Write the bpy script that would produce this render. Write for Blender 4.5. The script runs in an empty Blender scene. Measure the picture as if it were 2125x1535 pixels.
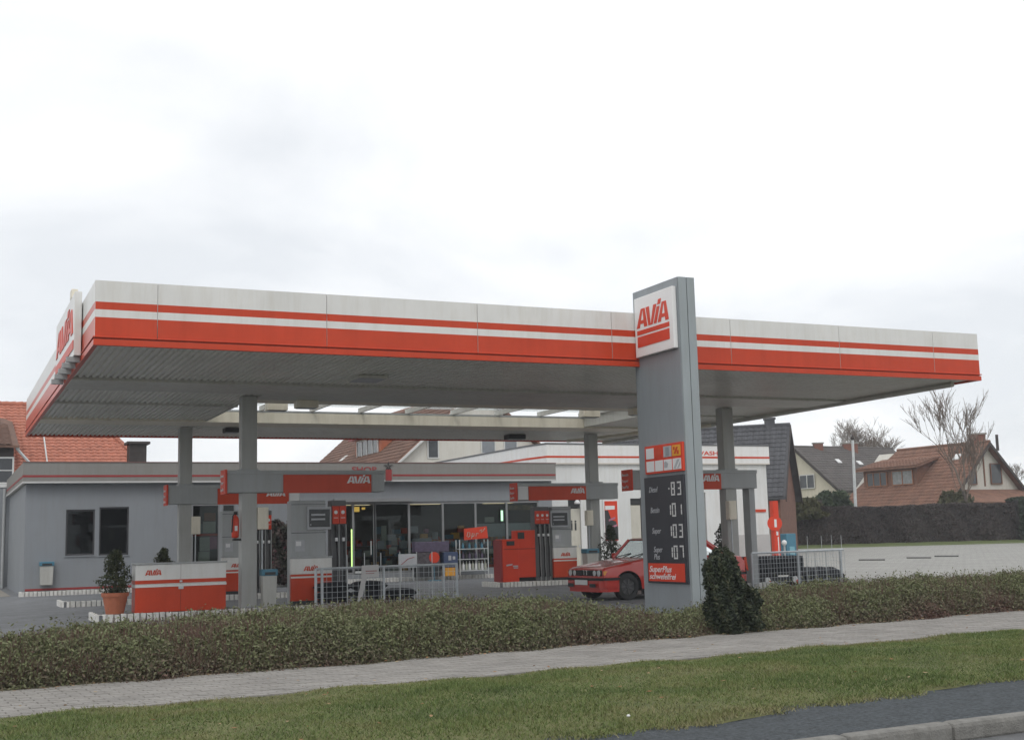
import bpy, bmesh, math, random
import numpy as np
from mathutils import Vector, Matrix
random.seed(7); rng = np.random.default_rng(11)
SC = bpy.context.scene
COL = SC.collection
EYE = 1.47
# ------------------------------------------------------------------ camera
cam = bpy.data.cameras.new('camera'); camo = bpy.data.objects.new('camera', cam); COL.objects.link(camo)
cam.sensor_width = 36.0; cam.lens = 43.17; cam.clip_start = 0.1; cam.clip_end = 3000
Rw = np.array([[0.907, -0.034, -0.419], [-0.419, -0.134, -0.898], [-0.026, 0.99, -0.135]])
U_, _s, V_ = np.linalg.svd(Rw); Rw = U_ @ V_
M = Matrix([list(map(float, r)) for r in Rw]).to_4x4(); M.translation = (0, 0, EYE)
camo.matrix_world = M
SC.camera = camo
# ------------------------------------------------------------------ world: overcast daylight
CLOUD = 7.1
SUN_EL, SUN_AZ = math.radians(48), math.radians(205)      # azimuth measured from +Y clockwise
W = bpy.data.worlds.new('World'); SC.world = W; W.use_nodes = True
nt = W.node_tree; N = nt.nodes; L = nt.links; N.clear()
out = N.new('ShaderNodeOutputWorld'); bg = N.new('ShaderNodeBackground'); bg.inputs['Strength'].default_value = 0.1
sky = N.new('ShaderNodeTexSky'); sky.sky_type = 'NISHITA'; sky.sun_disc = False
sky.sun_elevation = SUN_EL; sky.sun_rotation = SUN_AZ
tc = N.new('ShaderNodeTexCoord'); sep = N.new('ShaderNodeSeparateXYZ'); L.new(tc.outputs['Generated'], sep.inputs[0])
ad = N.new('ShaderNodeMath'); ad.operation = 'ADD'; ad.inputs[1].default_value = 0.22
ab = N.new('ShaderNodeMath'); ab.operation = 'ABSOLUTE'; L.new(sep.outputs['Z'], ab.inputs[0]); L.new(ab.outputs[0], ad.inputs[0])
dx = N.new('ShaderNodeMath'); dx.operation = 'DIVIDE'; L.new(sep.outputs['X'], dx.inputs[0]); L.new(ad.outputs[0], dx.inputs[1])
dy = N.new('ShaderNodeMath'); dy.operation = 'DIVIDE'; L.new(sep.outputs['Y'], dy.inputs[0]); L.new(ad.outputs[0], dy.inputs[1])
cb = N.new('ShaderNodeCombineXYZ'); cb.inputs[2].default_value = CLOUD; L.new(dx.outputs[0], cb.inputs[0]); L.new(dy.outputs[0], cb.inputs[1])
nz = N.new('ShaderNodeTexNoise'); nz.inputs['Scale'].default_value = 1.05; nz.inputs['Detail'].default_value = 6
nz.inputs['Roughness'].default_value = 0.52; nz.inputs['Distortion'].default_value = 0.35
L.new(cb.outputs[0], nz.inputs['Vector'])
rp = N.new('ShaderNodeValToRGB')
rp.color_ramp.elements[0].position = 0.36; rp.color_ramp.elements[0].color = (0.765, 0.785, 0.81, 1)
rp.color_ramp.elements[1].position = 0.60; rp.color_ramp.elements[1].color = (1.02, 1.02, 1.02, 1)
bz = N.new('ShaderNodeMath'); bz.operation = 'MULTIPLY_ADD'; bz.inputs[1].default_value = 0.20; L.new(ab.outputs[0], bz.inputs[0])
bo = N.new('ShaderNodeMath'); bo.operation = 'SUBTRACT'; L.new(nz.outputs[0], bo.inputs[0]); bo.inputs[1].default_value = 0.05; L.new(bo.outputs[0], bz.inputs[2])
L.new(bz.outputs[0], rp.inputs[0])
mu = N.new('ShaderNodeMix'); mu.data_type = 'RGBA'; mu.blend_type = 'MULTIPLY'; mu.inputs[0].default_value = 1
L.new(rp.outputs[0], mu.inputs[6]); mu.inputs[7].default_value = (11.6, 11.7, 11.8, 1)
mx = N.new('ShaderNodeMix'); mx.data_type = 'RGBA'; mx.inputs[0].default_value = 0.93
L.new(sky.outputs[0], mx.inputs[6]); L.new(mu.outputs[2], mx.inputs[7])
L.new(mx.outputs[2], bg.inputs[0]); L.new(bg.outputs[0], out.inputs[0])
# ------------------------------------------------------------------ sun behind thin cloud
sl = bpy.data.lights.new('sun', 'SUN'); sl.energy = 0.7; sl.angle = math.radians(22); sl.color = (1.0, 0.97, 0.93)
so = bpy.data.objects.new('sun', sl); COL.objects.link(so)
sdir = Vector((math.sin(SUN_AZ) * math.cos(SUN_EL), math.cos(SUN_AZ) * math.cos(SUN_EL), math.sin(SUN_EL)))
so.rotation_euler = sdir.to_track_quat('Z', 'Y').to_euler()
SC.view_settings.view_transform = 'Standard'; SC.view_settings.look = 'None'
SC.view_settings.exposure = 0.0; SC.view_settings.gamma = 1.0; SC.view_settings.use_curve_mapping = False
SC.cycles.max_bounces = 8; SC.cycles.transparent_max_bounces = 12
try: SC.cycles.use_denoising = True
except Exception: pass

# ------------------------------------------------------------------ materials
MAT = {}
def mat(name, c, rough=0.6, var=0.10, scale=3.0, bump=0.0, bscale=40.0, metal=0.0, spec=0.5, c2=None, dirt=0.0, coat=0.0, detail=5, gen=False):
    if name in MAT: return MAT[name]
    m = bpy.data.materials.new(name); m.use_nodes = True; n = m.node_tree.nodes; l = m.node_tree.links
    b = n['Principled BSDF']; b.inputs['Roughness'].default_value = rough; b.inputs['Metallic'].default_value = metal
    b.inputs['Specular IOR Level'].default_value = spec
    if coat: b.inputs['Coat Weight'].default_value = coat; b.inputs['Coat Roughness'].default_value = 0.05
    t = n.new('ShaderNodeTexCoord'); g = n.new('ShaderNodeNewGeometry')
    q = n.new('ShaderNodeTexNoise'); q.inputs['Scale'].default_value = scale; q.inputs['Detail'].default_value = detail; q.inputs['Roughness'].default_value = 0.6
    l.new(g.outputs['Position'], q.inputs['Vector'])
    r = n.new('ShaderNodeValToRGB'); a = [max(0, x * (1 - var)) for x in c[:3]]; z = c2 or [min(1, x * (1 + var)) for x in c[:3]]
    r.color_ramp.elements[0].position = 0.3; r.color_ramp.elements[1].position = 0.7
    r.color_ramp.elements[0].color = (*a, 1); r.color_ramp.elements[1].color = (*z, 1)
    l.new(q.outputs[0], r.inputs[0]); o = r.outputs[0]
    if dirt:
        d = n.new('ShaderNodeTexNoise'); d.inputs['Scale'].default_value = 1.1; d.inputs['Detail'].default_value = 8; d.inputs['Roughness'].default_value = 0.7
        mp = n.new('ShaderNodeMapping'); mp.inputs['Scale'].default_value = (5.5, 5.5, 0.55); l.new(g.outputs['Position'], mp.inputs[0]); l.new(mp.outputs[0], d.inputs['Vector'])
        dr = n.new('ShaderNodeValToRGB'); dr.color_ramp.elements[0].position = 0.45; dr.color_ramp.elements[1].position = 0.75
        k = 1 - dirt; dr.color_ramp.elements[0].color = (1, 1, 1, 1); dr.color_ramp.elements[1].color = (k, k * 0.98, k * 0.94, 1)
        l.new(d.outputs[0], dr.inputs[0])
        mm = n.new('ShaderNodeMix'); mm.data_type = 'RGBA'; mm.blend_type = 'MULTIPLY'; mm.inputs[0].default_value = 1
        l.new(o, mm.inputs[6]); l.new(dr.outputs[0], mm.inputs[7]); o = mm.outputs[2]
    l.new(o, b.inputs['Base Color'])
    if bump:
        bn = n.new('ShaderNodeTexNoise'); bn.inputs['Scale'].default_value = bscale; bn.inputs['Detail'].default_value = 4
        l.new(g.outputs['Position'], bn.inputs['Vector'])
        bp = n.new('ShaderNodeBump'); bp.inputs['Strength'].default_value = bump; bp.inputs['Distance'].default_value = 0.02
        l.new(bn.outputs[0], bp.inputs['Height']); l.new(bp.outputs[0], b.inputs['Normal'])
    MAT[name] = m; return m
def emit(name, c, s):
    if name in MAT: return MAT[name]
    m = bpy.data.materials.new(name); m.use_nodes = True; b = m.node_tree.nodes['Principled BSDF']
    b.inputs['Base Color'].default_value = (*c, 1); b.inputs['Emission Color'].default_value = (*c, 1); b.inputs['Emission Strength'].default_value = s
    MAT[name] = m; return m
def glass(name, tint=(0.5, 0.55, 0.55), trans=0.75, rough=0.03):
    if name in MAT: return MAT[name]
    m = bpy.data.materials.new(name); m.use_nodes = True; n = m.node_tree.nodes; l = m.node_tree.links; n.remove(n['Principled BSDF'])
    o = n['Material Output']; tr = n.new('ShaderNodeBsdfTransparent'); tr.inputs[0].default_value = (*tint, 1)
    gl = n.new('ShaderNodeBsdfGlossy'); gl.inputs['Roughness'].default_value = rough; gl.inputs[0].default_value = (0.9, 0.95, 0.95, 1)
    fr = n.new('ShaderNodeFresnel'); fr.inputs[0].default_value = 1.5
    mul = n.new('ShaderNodeMath'); mul.operation = 'MULTIPLY_ADD'; mul.inputs[1].default_value = 0.45; mul.inputs[2].default_value = 1 - trans - 0.2 if trans < 0.8 else 0.0
    l.new(fr.outputs[0], mul.inputs[0])
    mi = n.new('ShaderNodeMixShader'); l.new(mul.outputs[0], mi.inputs[0]); l.new(tr.outputs[0], mi.inputs[1]); l.new(gl.outputs[0], mi.inputs[2]); l.new(mi.outputs[0], o.inputs[0])
    MAT[name] = m; return m
def leafmat(name, cols, rough=0.7):
    if name in MAT: return MAT[name]
    m = bpy.data.materials.new(name); m.use_nodes = True; n = m.node_tree.nodes; l = m.node_tree.links; b = n['Principled BSDF']
    b.inputs['Roughness'].default_value = rough; b.inputs['Specular IOR Level'].default_value = 0.25
    a = n.new('ShaderNodeAttribute'); a.attribute_name = 'tone'
    r = n.new('ShaderNodeValToRGB'); e = r.color_ramp.elements
    while len(e) < len(cols): e.new(0.5)
    for i, c in enumerate(cols): e[i].position = i / (len(cols) - 1); e[i].color = (*c, 1)
    l.new(a.outputs['Fac'], r.inputs[0]); l.new(r.outputs[0], b.inputs['Base Color'])
    MAT[name] = m; return m
WHITE = mat('white_paint', (0.72, 0.715, 0.69), 0.32, 0.05, 1.3, dirt=0.10)
RED = mat('red_paint', (0.56, 0.062, 0.024), 0.30, 0.07, 1.5, dirt=0.10, spec=0.22)
REDB = mat('bright_red', (0.64, 0.058, 0.026), 0.4, 0.06, 2, spec=0.25)
DRED = mat('dark_red_paint', (0.28, 0.03, 0.03), 0.5, 0.1, 2)
GREY = mat('grey_paint', (0.37, 0.385, 0.39), 0.5, 0.06, 1.2, dirt=0.12)
PYL = mat('pylon_grey', (0.255, 0.28, 0.30), 0.42, 0.05, 0.9, dirt=0.10)
PYLE = mat('pylon_edge', (0.31, 0.345, 0.36), 0.42, 0.05, 0.9, dirt=0.10)
SOFF = mat('soffit_sheet', (0.72, 0.71, 0.655), 0.3, 0.07, 0.8, dirt=0.18)
BEAM = mat('soffit_beam', (0.60, 0.595, 0.55), 0.5, 0.07, 0.8, dirt=0.18)
BEIGE = mat('cream_metal', (0.80, 0.745, 0.62), 0.5, 0.06, 1.0, dirt=0.15)
COLM = mat('column_grey', (0.40, 0.405, 0.39), 0.5, 0.05, 1.2, dirt=0.15)
DARK = mat('dark_plastic', (0.030, 0.032, 0.034), 0.5, 0.15, 6)
BLACK = mat('black_rubber', (0.018, 0.018, 0.019), 0.7, 0.2, 8)
GROOVE = mat('shadow_gap', (0.10, 0.03, 0.025), 0.7, 0.15, 4)
STUCCO = mat('grey_render', (0.25, 0.268, 0.288), 0.85, 0.05, 0.7, bump=0.25, bscale=60, dirt=0.07)
WRENDER = mat('white_render', (0.70, 0.71, 0.70), 0.85, 0.05, 0.6, bump=0.2, bscale=50, dirt=0.12)
FASC = mat('shop_fascia', (0.235, 0.23, 0.215), 0.6, 0.05, 0.8, dirt=0.12)
CREAM = mat('cream_render', (0.62, 0.575, 0.47), 0.85, 0.06, 0.6, bump=0.2, bscale=40, dirt=0.12)
GALV = mat('galvanised_steel', (0.50, 0.53, 0.55), 0.45, 0.12, 5, metal=0.3)
STEEL = mat('painted_steel', (0.55, 0.57, 0.57), 0.45, 0.1, 4)
ASPH = mat('asphalt', (0.175, 0.182, 0.192), 0.85, 0.2, 1.1, bump=0.5, bscale=120, dirt=0.38)
ROADM = mat('road_asphalt', (0.13, 0.132, 0.136), 0.9, 0.2, 2.0, bump=0.5, bscale=110, dirt=0.15)
STRIPM = mat('shoulder_asphalt', (0.082, 0.092, 0.100), 0.95, 0.42, 26.0, bump=1.0, bscale=70, dirt=0.35, spec=0.2)
CONC = mat('concrete', (0.30, 0.285, 0.26), 0.9, 0.15, 3, bump=0.4, bscale=60, dirt=0.2)
PAV = mat('paver_concrete', (0.272, 0.258, 0.24), 0.9, 0.18, 1.7, bump=0.35, bscale=90, dirt=0.18)
JOINT = mat('joint_sand', (0.075, 0.07, 0.062), 0.95, 0.2, 8)
LOTP = mat('lot_pavers', (0.325, 0.32, 0.30), 0.9, 0.10, 0.6, bump=0.3, bscale=20, dirt=0.12)
SOIL = mat('soil', (0.055, 0.042, 0.032), 0.95, 0.35, 5, bump=0.8, bscale=20)
EARTH = mat('field', (0.10, 0.11, 0.05), 0.95, 0.3, 0.3)
TURF = mat('turf', (0.11, 0.13, 0.042), 0.95, 0.3, 1.2, c2=[0.17, 0.165, 0.065], bump=0.6, bscale=60)
KBRICK = mat('kerb_brick', (0.66, 0.65, 0.62), 0.85, 0.18, 9, bump=0.3, bscale=50, dirt=0.25)
TERRA = mat('terracotta', (0.42, 0.135, 0.07), 0.8, 0.15, 4, dirt=0.15)
BLUE = mat('blue_plastic', (0.06, 0.19, 0.27), 0.45, 0.1, 3)
ORTILE = mat('orange_tile', (0.42, 0.15, 0.095), 0.8, 0.22, 2.5, dirt=0.25)
BRTILE = mat('brown_tile', (0.155, 0.085, 0.06), 0.85, 0.25, 1.6, dirt=0.25)
RDTILE = mat('rust_tile', (0.20, 0.10, 0.065), 0.85, 0.25, 1.6, dirt=0.25)
DKTILE = mat('slate_tile', (0.075, 0.077, 0.085), 0.8, 0.25, 1.6, dirt=0.2)
GYTILE = mat('grey_brown_tile', (0.10, 0.09, 0.085), 0.85, 0.2, 1.2, dirt=0.2)
WOOD = mat('brown_wood', (0.17, 0.075, 0.042), 0.7, 0.25, 6)
DKWOOD = mat('dark_wood', (0.045, 0.035, 0.032), 0.75, 0.25, 5)
BRICKM = mat('chimney_brick', (0.20, 0.085, 0.06), 0.9, 0.25, 12)
BARK = mat('bark', (0.085, 0.070, 0.058), 0.9, 0.3, 6)
TWIG = mat('twig', (0.16, 0.125, 0.10), 0.9, 0.3, 3)
WGLASS = glass('window_glass', (0.45, 0.48, 0.5), 0.85)
SHOPGL = glass('shop_glass', (0.62, 0.66, 0.66), 0.85)
SKYGL = glass('roof_glass', (0.97, 0.97, 0.96), 0.9, 0.2)
CARGL = glass('car_glass', (0.20, 0.26, 0.25), 0.40, 0.02)
CARRED = mat('car_red', (0.50, 0.032, 0.022), 0.25, 0.05, 1, coat=0.6)
CHROME = mat('chrome', (0.7, 0.7, 0.7), 0.18, 0.05, 3, metal=1.0)
PRINTW = mat('print_white', (0.72, 0.72, 0.72), 0.5, 0.03, 4)
PRINTG = mat('print_grey', (0.42, 0.43, 0.45), 0.5, 0.08, 4)
YEL = mat('yellow_print', (0.75, 0.36, 0.03), 0.5, 0.1, 5)
PURP = mat('purple_goods', (0.10, 0.08, 0.13), 0.6, 0.3, 12)
PINK = mat('pink_poster', (0.42, 0.16, 0.24), 0.6, 0.2, 6)
PAPER = mat('pale_paper', (0.42, 0.43, 0.36), 0.7, 0.1, 6)
TARP = mat('black_tarpaulin', (0.020, 0.022, 0.027), 0.75, 0.2, 4, bump=0.4, bscale=12, spec=0.2)

# ------------------------------------------------------------------ mesh helpers
class MB:
    def __init__(s): s.v = []; s.f = []; s.m = []; s.mi = 0
    def quad(s, *p):
        i = len(s.v); s.v += [tuple(map(float, q)) for q in p]; s.f.append(tuple(range(i, i + len(p)))); s.m.append(s.mi); return s
    def hexa(s, p):                       # 8 points: bottom loop then top loop (counter-clockwise from above)
        i = len(s.v); s.v += [tuple(map(float, q)) for q in p]
        for f in ((3, 2, 1, 0), (4, 5, 6, 7), (0, 1, 5, 4), (1, 2, 6, 5), (2, 3, 7, 6), (3, 0, 4, 7)):
            s.f.append(tuple(i + k for k in f)); s.m.append(s.mi)
        return s
    def box(s, x0, y0, z0, x1, y1, z1):
        return s.hexa([(x0, y0, z0), (x1, y0, z0), (x1, y1, z0), (x0, y1, z0), (x0, y0, z1), (x1, y0, z1), (x1, y1, z1), (x0, y1, z1)])
    def prism(s, poly, o, u, v, d, off=0.0):   # 2-D polygon in frame (o,u,v) pushed d along u x v
        o, u, v = Vector(o), Vector(u), Vector(v); n = u.cross(v).normalized(); i = len(s.v); k = len(poly)
        ar = sum(poly[a][0] * poly[(a + 1) % k][1] - poly[(a + 1) % k][0] * poly[a][1] for a in range(k))
        if ar < 0: poly = poly[::-1]
        for z in (off, off + d): s.v += [tuple(o + u * a + v * b + n * z) for a, b in poly]
        s.f.append(tuple(range(i + k - 1, i - 1, -1))); s.m.append(s.mi); s.f.append(tuple(range(i + k, i + 2 * k))); s.m.append(s.mi)
        for a in range(k): b = (a + 1) % k; s.f.append((i + a, i + b, i + k + b, i + k + a)); s.m.append(s.mi)
        return s
    def tube(s, pts, r, n=8, cap=True):
        pts = [Vector(p) for p in pts]; rs = r if isinstance(r, (list, tuple)) else [r] * len(pts); i = len(s.v)
        for k, p in enumerate(pts):
            t = (pts[min(k + 1, len(pts) - 1)] - pts[max(k - 1, 0)]).normalized()
            a = t.orthogonal().normalized() if k == 0 else (a - t * a.dot(t)).normalized(); b = t.cross(a)
            for j in range(n): w = 2 * math.pi * j / n; s.v.append(tuple(p + (a * math.cos(w) + b * math.sin(w)) * rs[k]))
        for k in range(len(pts) - 1):
            for j in range(n):
                s.f.append((i + k * n + j, i + k * n + (j + 1) % n, i + (k + 1) * n + (j + 1) % n, i + (k + 1) * n + j)); s.m.append(s.mi)
        if cap:
            s.f.append(tuple(i + j for j in range(n - 1, -1, -1))); s.m.append(s.mi)
            e = i + (len(pts) - 1) * n; s.f.append(tuple(e + j for j in range(n))); s.m.append(s.mi)
        return s
    def lathe(s, prof, c, n=20):
        i = len(s.v); c = Vector(c)
        for r, z in prof:
            for j in range(n): w = 2 * math.pi * j / n; s.v.append((c.x + r * math.cos(w), c.y + r * math.sin(w), c.z + z))
        for k in range(len(prof) - 1):
            for j in range(n):
                s.f.append((i + k * n + j, i + k * n + (j + 1) % n, i + (k + 1) * n + (j + 1) % n, i + (k + 1) * n + j)); s.m.append(s.mi)
        s.f.append(tuple(i + j for j in range(n - 1, -1, -1))); s.m.append(s.mi)
        e = i + (len(prof) - 1) * n; s.f.append(tuple(e + j for j in range(n))); s.m.append(s.mi)
        return s
WM = {}          # world matrices of the things and parts
def adopt(o, parent):
    if parent is not None:
        o.parent = parent; o.matrix_parent_inverse = WM[parent.name].inverted()
def part(name, mb, m, parent=None, bev=0, smooth=False, mtx=None, label=None, kind=None):
    me = bpy.data.meshes.new(name); me.from_pydata(mb.v, [], mb.f)
    for k in (m if isinstance(m, (list, tuple)) else [m]): me.materials.append(k)
    me.polygons.foreach_set('material_index', mb.m)
    if smooth: me.polygons.foreach_set('use_smooth', [True] * len(mb.f))
    me.update()
    return link(name, me, parent, bev, mtx, label, kind)
def link(name, me, parent=None, bev=0, mtx=None, label=None, kind=None):
    o = bpy.data.objects.new(name, me); COL.objects.link(o); WM[o.name] = Matrix.Identity(4)
    if parent is not None: adopt(o, parent)
    if mtx is not None: o.matrix_basis = mtx; WM[o.name] = mtx.copy()
    if bev:
        b = o.modifiers.new('edge', 'BEVEL'); b.width = bev; b.segments = 2; b.limit_method = 'ANGLE'; b.angle_limit = math.radians(40)
    if label: o['label'] = label
    if kind: o['kind'] = kind
    return o
def thing(name, label, cat, loc=(0, 0, 0), group=None, rz=0.0):
    e = bpy.data.objects.new(name, None); COL.objects.link(e); e.empty_display_size = 0.2
    e.location = loc; e.rotation_euler = (0, 0, rz); WM[e.name] = Matrix.Translation(loc) @ Matrix.Rotation(rz, 4, 'Z')
    e['label'] = label; e['category'] = cat
    if group: e['group'] = group
    return e
def tag(o, label, cat, group=None):
    o['label'] = label; o['category'] = cat
    if group: o['group'] = group
    return o
def structure(name, mb, m, **k):
    o = part(name, mb, m, **k); o['kind'] = 'structure'; return o
def dup(root, loc, label, rz=None):
    r = root.copy(); COL.objects.link(r); r.location = loc; r['label'] = label
    if rz is not None: r.rotation_euler = (0, 0, rz)
    def rec(a, b):
        for ch in a.children:
            c = ch.copy(); COL.objects.link(c); c.parent = b; rec(ch, c)
    rec(root, r); return r
def bulk(name, V, F, m, tone=None, parent=None, kind=None):      # fast mesh of equal-sized faces
    V = np.asarray(V, np.float32); F = np.asarray(F, np.int32); k = F.shape[1]
    me = bpy.data.meshes.new(name); me.vertices.add(len(V)); me.vertices.foreach_set('co', V.ravel())
    me.loops.add(F.size); me.loops.foreach_set('vertex_index', F.ravel())
    me.polygons.add(len(F)); me.polygons.foreach_set('loop_start', np.arange(0, F.size, k, dtype=np.int32))
    me.update(calc_edges=True)
    if tone is not None:
        a = me.attributes.new('tone', 'FLOAT', 'FACE'); a.data.foreach_set('value', np.asarray(tone, np.float32))
    me.materials.append(m)
    return link(name, me, parent, kind=kind)
def leaves(P, size, aspect=1.7, up=0.35):                        # P n x 3 -> quads of random attitude
    n = len(P); a = rng.normal(size=(n, 3)); a /= np.linalg.norm(a, axis=1, keepdims=True)
    b = rng.normal(size=(n, 3)); b[:, 2] += up; b -= a * np.sum(a * b, 1, keepdims=True); b /= np.linalg.norm(b, axis=1, keepdims=True)
    s = size * rng.uniform(0.6, 1.3, (n, 1)); A = a * s * 0.5 * aspect; B = b * s * 0.5
    V = np.stack([P - A, P + B * 0.8 , P + A, P - B * 0.8], 1).reshape(-1, 3)
    return V, np.arange(4 * n).reshape(n, 4)
def text(name, s, o, u, v, h, m, parent, shear=0.0, width=None, bold=0.0, d=0.006, align='LEFT'):
    cu = bpy.data.curves.new(name, 'FONT'); cu.body = s; cu.shear = shear; cu.extrude = d / h * 0.5; cu.align_x = align; cu.offset = bold; cu.resolution_u = 3
    t = bpy.data.objects.new('tmp_' + name, cu); COL.objects.link(t)
    dg = bpy.context.evaluated_depsgraph_get(); me = bpy.data.meshes.new_from_object(t.evaluated_get(dg)); bpy.data.objects.remove(t)
    me.name = name; me.materials.clear(); me.materials.append(m)
    o, u, v = Vector(o), Vector(u).normalized(), Vector(v).normalized(); n = u.cross(v)
    xs = [q.co.x for q in me.vertices]; w = max(xs) - min(xs); sx = h if width is None else width / w
    for q in me.vertices: q.co = o + u * (q.co.x * sx) + v * (q.co.y * h) + n * (q.co.z * h + d * 0.5)
    me.update(); return link(name, me, parent)
A_ = [[(0, 0), (.27, 0), (.55, 1), (.40, 1)], [(.55, 1), (.74, 1), (.92, 0), (.64, 0)], [(.326, .2), (.622, .2), (.606, .38), (.376, .38)]]
V_P = [[(0, 1), (.28, 1), (.37, 0), (.18, 0)], [(.37, 0), (.54, 0), (.92, 1), (.65, 1)]]
I_P = [[(0, 0), (.24, 0), (.55, .84), (.31, .84)], [(.36, .93), (.60, .93), (.69, 1.2), (.45, 1.2)]]
def avia(mb, o, u, v, w, h, d):
    polys = [[(x, y) for x, y in p] for p in A_] + [[(x + .83, y) for x, y in p] for p in V_P] + [[(x + 1.46, y) for x, y in p] for p in I_P] + [[(x + 1.80, y) for x, y in p] for p in A_]
    for p in polys: mb.prism([(x * w / 2.72, y * h) for x, y in p], o, u, v, d)
    return mb
SEG = {'0': 'abcdef', '1': 'bc', '3': 'abcdg', '7': 'abc', '8': 'abcdefg'}
def digit(mb, ch, o, u, v, w, h, t, d):
    R = {'a': (0, h - t, w, h), 'g': (t, h / 2 - t / 2, w - t, h / 2 + t / 2), 'd': (0, 0, w, t), 'f': (0, h / 2 + .004, t, h - t - .004), 'e': (0, t + .004, t, h / 2 - .004), 'b': (w - t, h / 2 + .004, w, h - t - .004), 'c': (w - t, t + .004, w, h / 2 - .004)}
    for s in SEG[ch]:
        a, b, c, e = R[s]; mb.prism([(a, b), (c, b), (c, e), (a, e)], o, u, v, d)
Xv, Yv, Zv = Vector((1, 0, 0)), Vector((0, 1, 0)), Vector((0, 0, 1))
RV = Vector((0.908, -0.419, 0)).normalized(); DV = Vector((0.419, 0.908, 0)).normalized()
def site(lat, dep, z=0.0): return RV * lat + DV * dep + Vector((0, 0, z))     # site frame: lateral / away from the road
# ================================================================== ground
pav_b = lambda x: 14.1 + .093 * (x - .6) if x < 20 else 15.9 + .06 * (x - 20)
pav_f = lambda x: 11.9 + .0715 * (x - .5)
verge_f = lambda x: 8.13 + (.159 * (x - 4.4) if x < 9.5 else .811 + .07 * (x - 9.5)) if x > 0 else 7.43
kerb_b = lambda x: 7.24 + .036 * (x - 5.7)
def strip(name, fa, fb, za, zb, m, x0=-25, x1=70, n=60, ny=1, bump=None):
    mb = MB(); xs = [x0 + (x1 - x0) * i / n for i in range(n + 1)]
    for i in range(n):
        for j in range(ny):
            q = []
            for xx, t in ((xs[i], j / ny), (xs[i + 1], j / ny), (xs[i + 1], (j + 1) / ny), (xs[i], (j + 1) / ny)):
                y = fa(xx) + (fb(xx) - fa(xx)) * t; q.append((xx, y, za + (zb - za) * t + (bump(xx, y, t) if bump else 0)))
            mb.quad(*q)
    return structure(name, mb, m)
g = MB(); g.quad((-220, -90, -.2), (300, -90, -.2), (300, 300, -.2), (-220, 300, -.2)); structure('ground', g, EARTH)
strip('road', lambda x: -9.0, lambda x: kerb_b(x) - .15, -.1, -.1, ROADM)
strip('road_shoulder', lambda x: kerb_b(x) - .01, lambda x: verge_f(x) + .5, -.005, 0.0, STRIPM, n=80)
vb = lambda x, y, t: .05 * math.sin(math.pi * min(1, t * 1.1)) + .012 * math.sin(x * 2.1 + y) + .01 * math.sin(x * 5.3 - 2 * y) - (.03 if t == 0 else 0)
def vedge(x): return verge_f(x) + .07 * math.sin(x * 3.1) + .05 * math.sin(x * 7.7 + 1) + .03 * math.sin(x * 17)
strip('grass_verge', vedge, lambda x: pav_f(x) + .02, .012, .03, TURF, -6, 40, 230, 12, vb)
f = MB(); f.quad((-45, 14.4, 0), (24, 14.4, 0), (24, 70, 0), (-45, 70, 0)); structure('forecourt', f, ASPH)
pb = MB()
for i in range(40):
    a, b = -6 + i * 1.2, -6 + (i + 1) * 1.2
    pb.quad((a, pav_f(a), .014), (b, pav_f(b), .014), (b, pav_b(b) + .35, .014), (a, pav_b(a) + .35, .014))
pave = structure('pavement', pb, JOINT)
# interlocking pavers: the nearest 300 in view as parts, the rest joined
ang = math.atan(.0715); ca, sa = math.cos(ang), math.sin(ang)
pw, pl = .118, .236
cells = []
for r in range(-1, 26):
    for k in range(-8, 150):
        lx = k * pl + (pl / 2 if r % 2 else 0); ly = r * pw + pw / 2
        x = .5 + lx * ca - ly * sa; y = 11.93 + lx * sa + ly * ca
        if pav_f(x) + .04 < y < pav_b(x) + .3 and -4 < x < 34: cells.append((x, y))
vis = [c for c in cells if c[0] > .25 * c[1] - 3.1 and c[0] < c[1] * 1.25]
vis.sort(key=lambda c: c[0] ** 2 + c[1] ** 2 if c[0] > .03 * c[1] else 1e9); near = set(vis[:300])
def paver_mesh(mb, x, y, z, c, s, w=.108, h=.226, dz=.05):
    e = .008; P = []
    notch = [(-h / 2, -w / 2), (-h / 6, -w / 2 + .012), (h / 6, -w / 2 - .0), (h / 2, -w / 2), (h / 2, w / 2), (h / 6, w / 2 - .012), (-h / 6, w / 2), (-h / 2, w / 2)]
    for q, zz in ((1.0, z - dz), (1.0, z - e), (.955, z)):
        P.append([(x + (a * c - b * s) * q, y + (a * s + b * c) * q, zz) for a, b in notch])
    for k in range(2):
        for j in range(8): mb.quad(P[k][j], P[k][(j + 1) % 8], P[k + 1][(j + 1) % 8], P[k + 1][j])
    mb.quad(*P[2])
pm = MB(); paver_mesh(pm, 0, 0, 0, 1, 0); pme = None
rest = MB()
for (x, y) in cells:
    z = .032 + random.uniform(-.003, .003); a = ang + random.uniform(-.02, .02)
    if (x, y) in near:
        mt = Matrix.Translation((x, y, z)) @ Matrix.Rotation(a, 4, 'Z')
        if pme is None: o = part('paver', pm, PAV, pave, mtx=mt); pme = o.data
        else: link('paver', pme, pave, mtx=mt)
    else: paver_mesh(rest, x, y, z, math.cos(a), math.sin(a))
part('pavers', rest, PAV, pave, kind='stuff')
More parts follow.
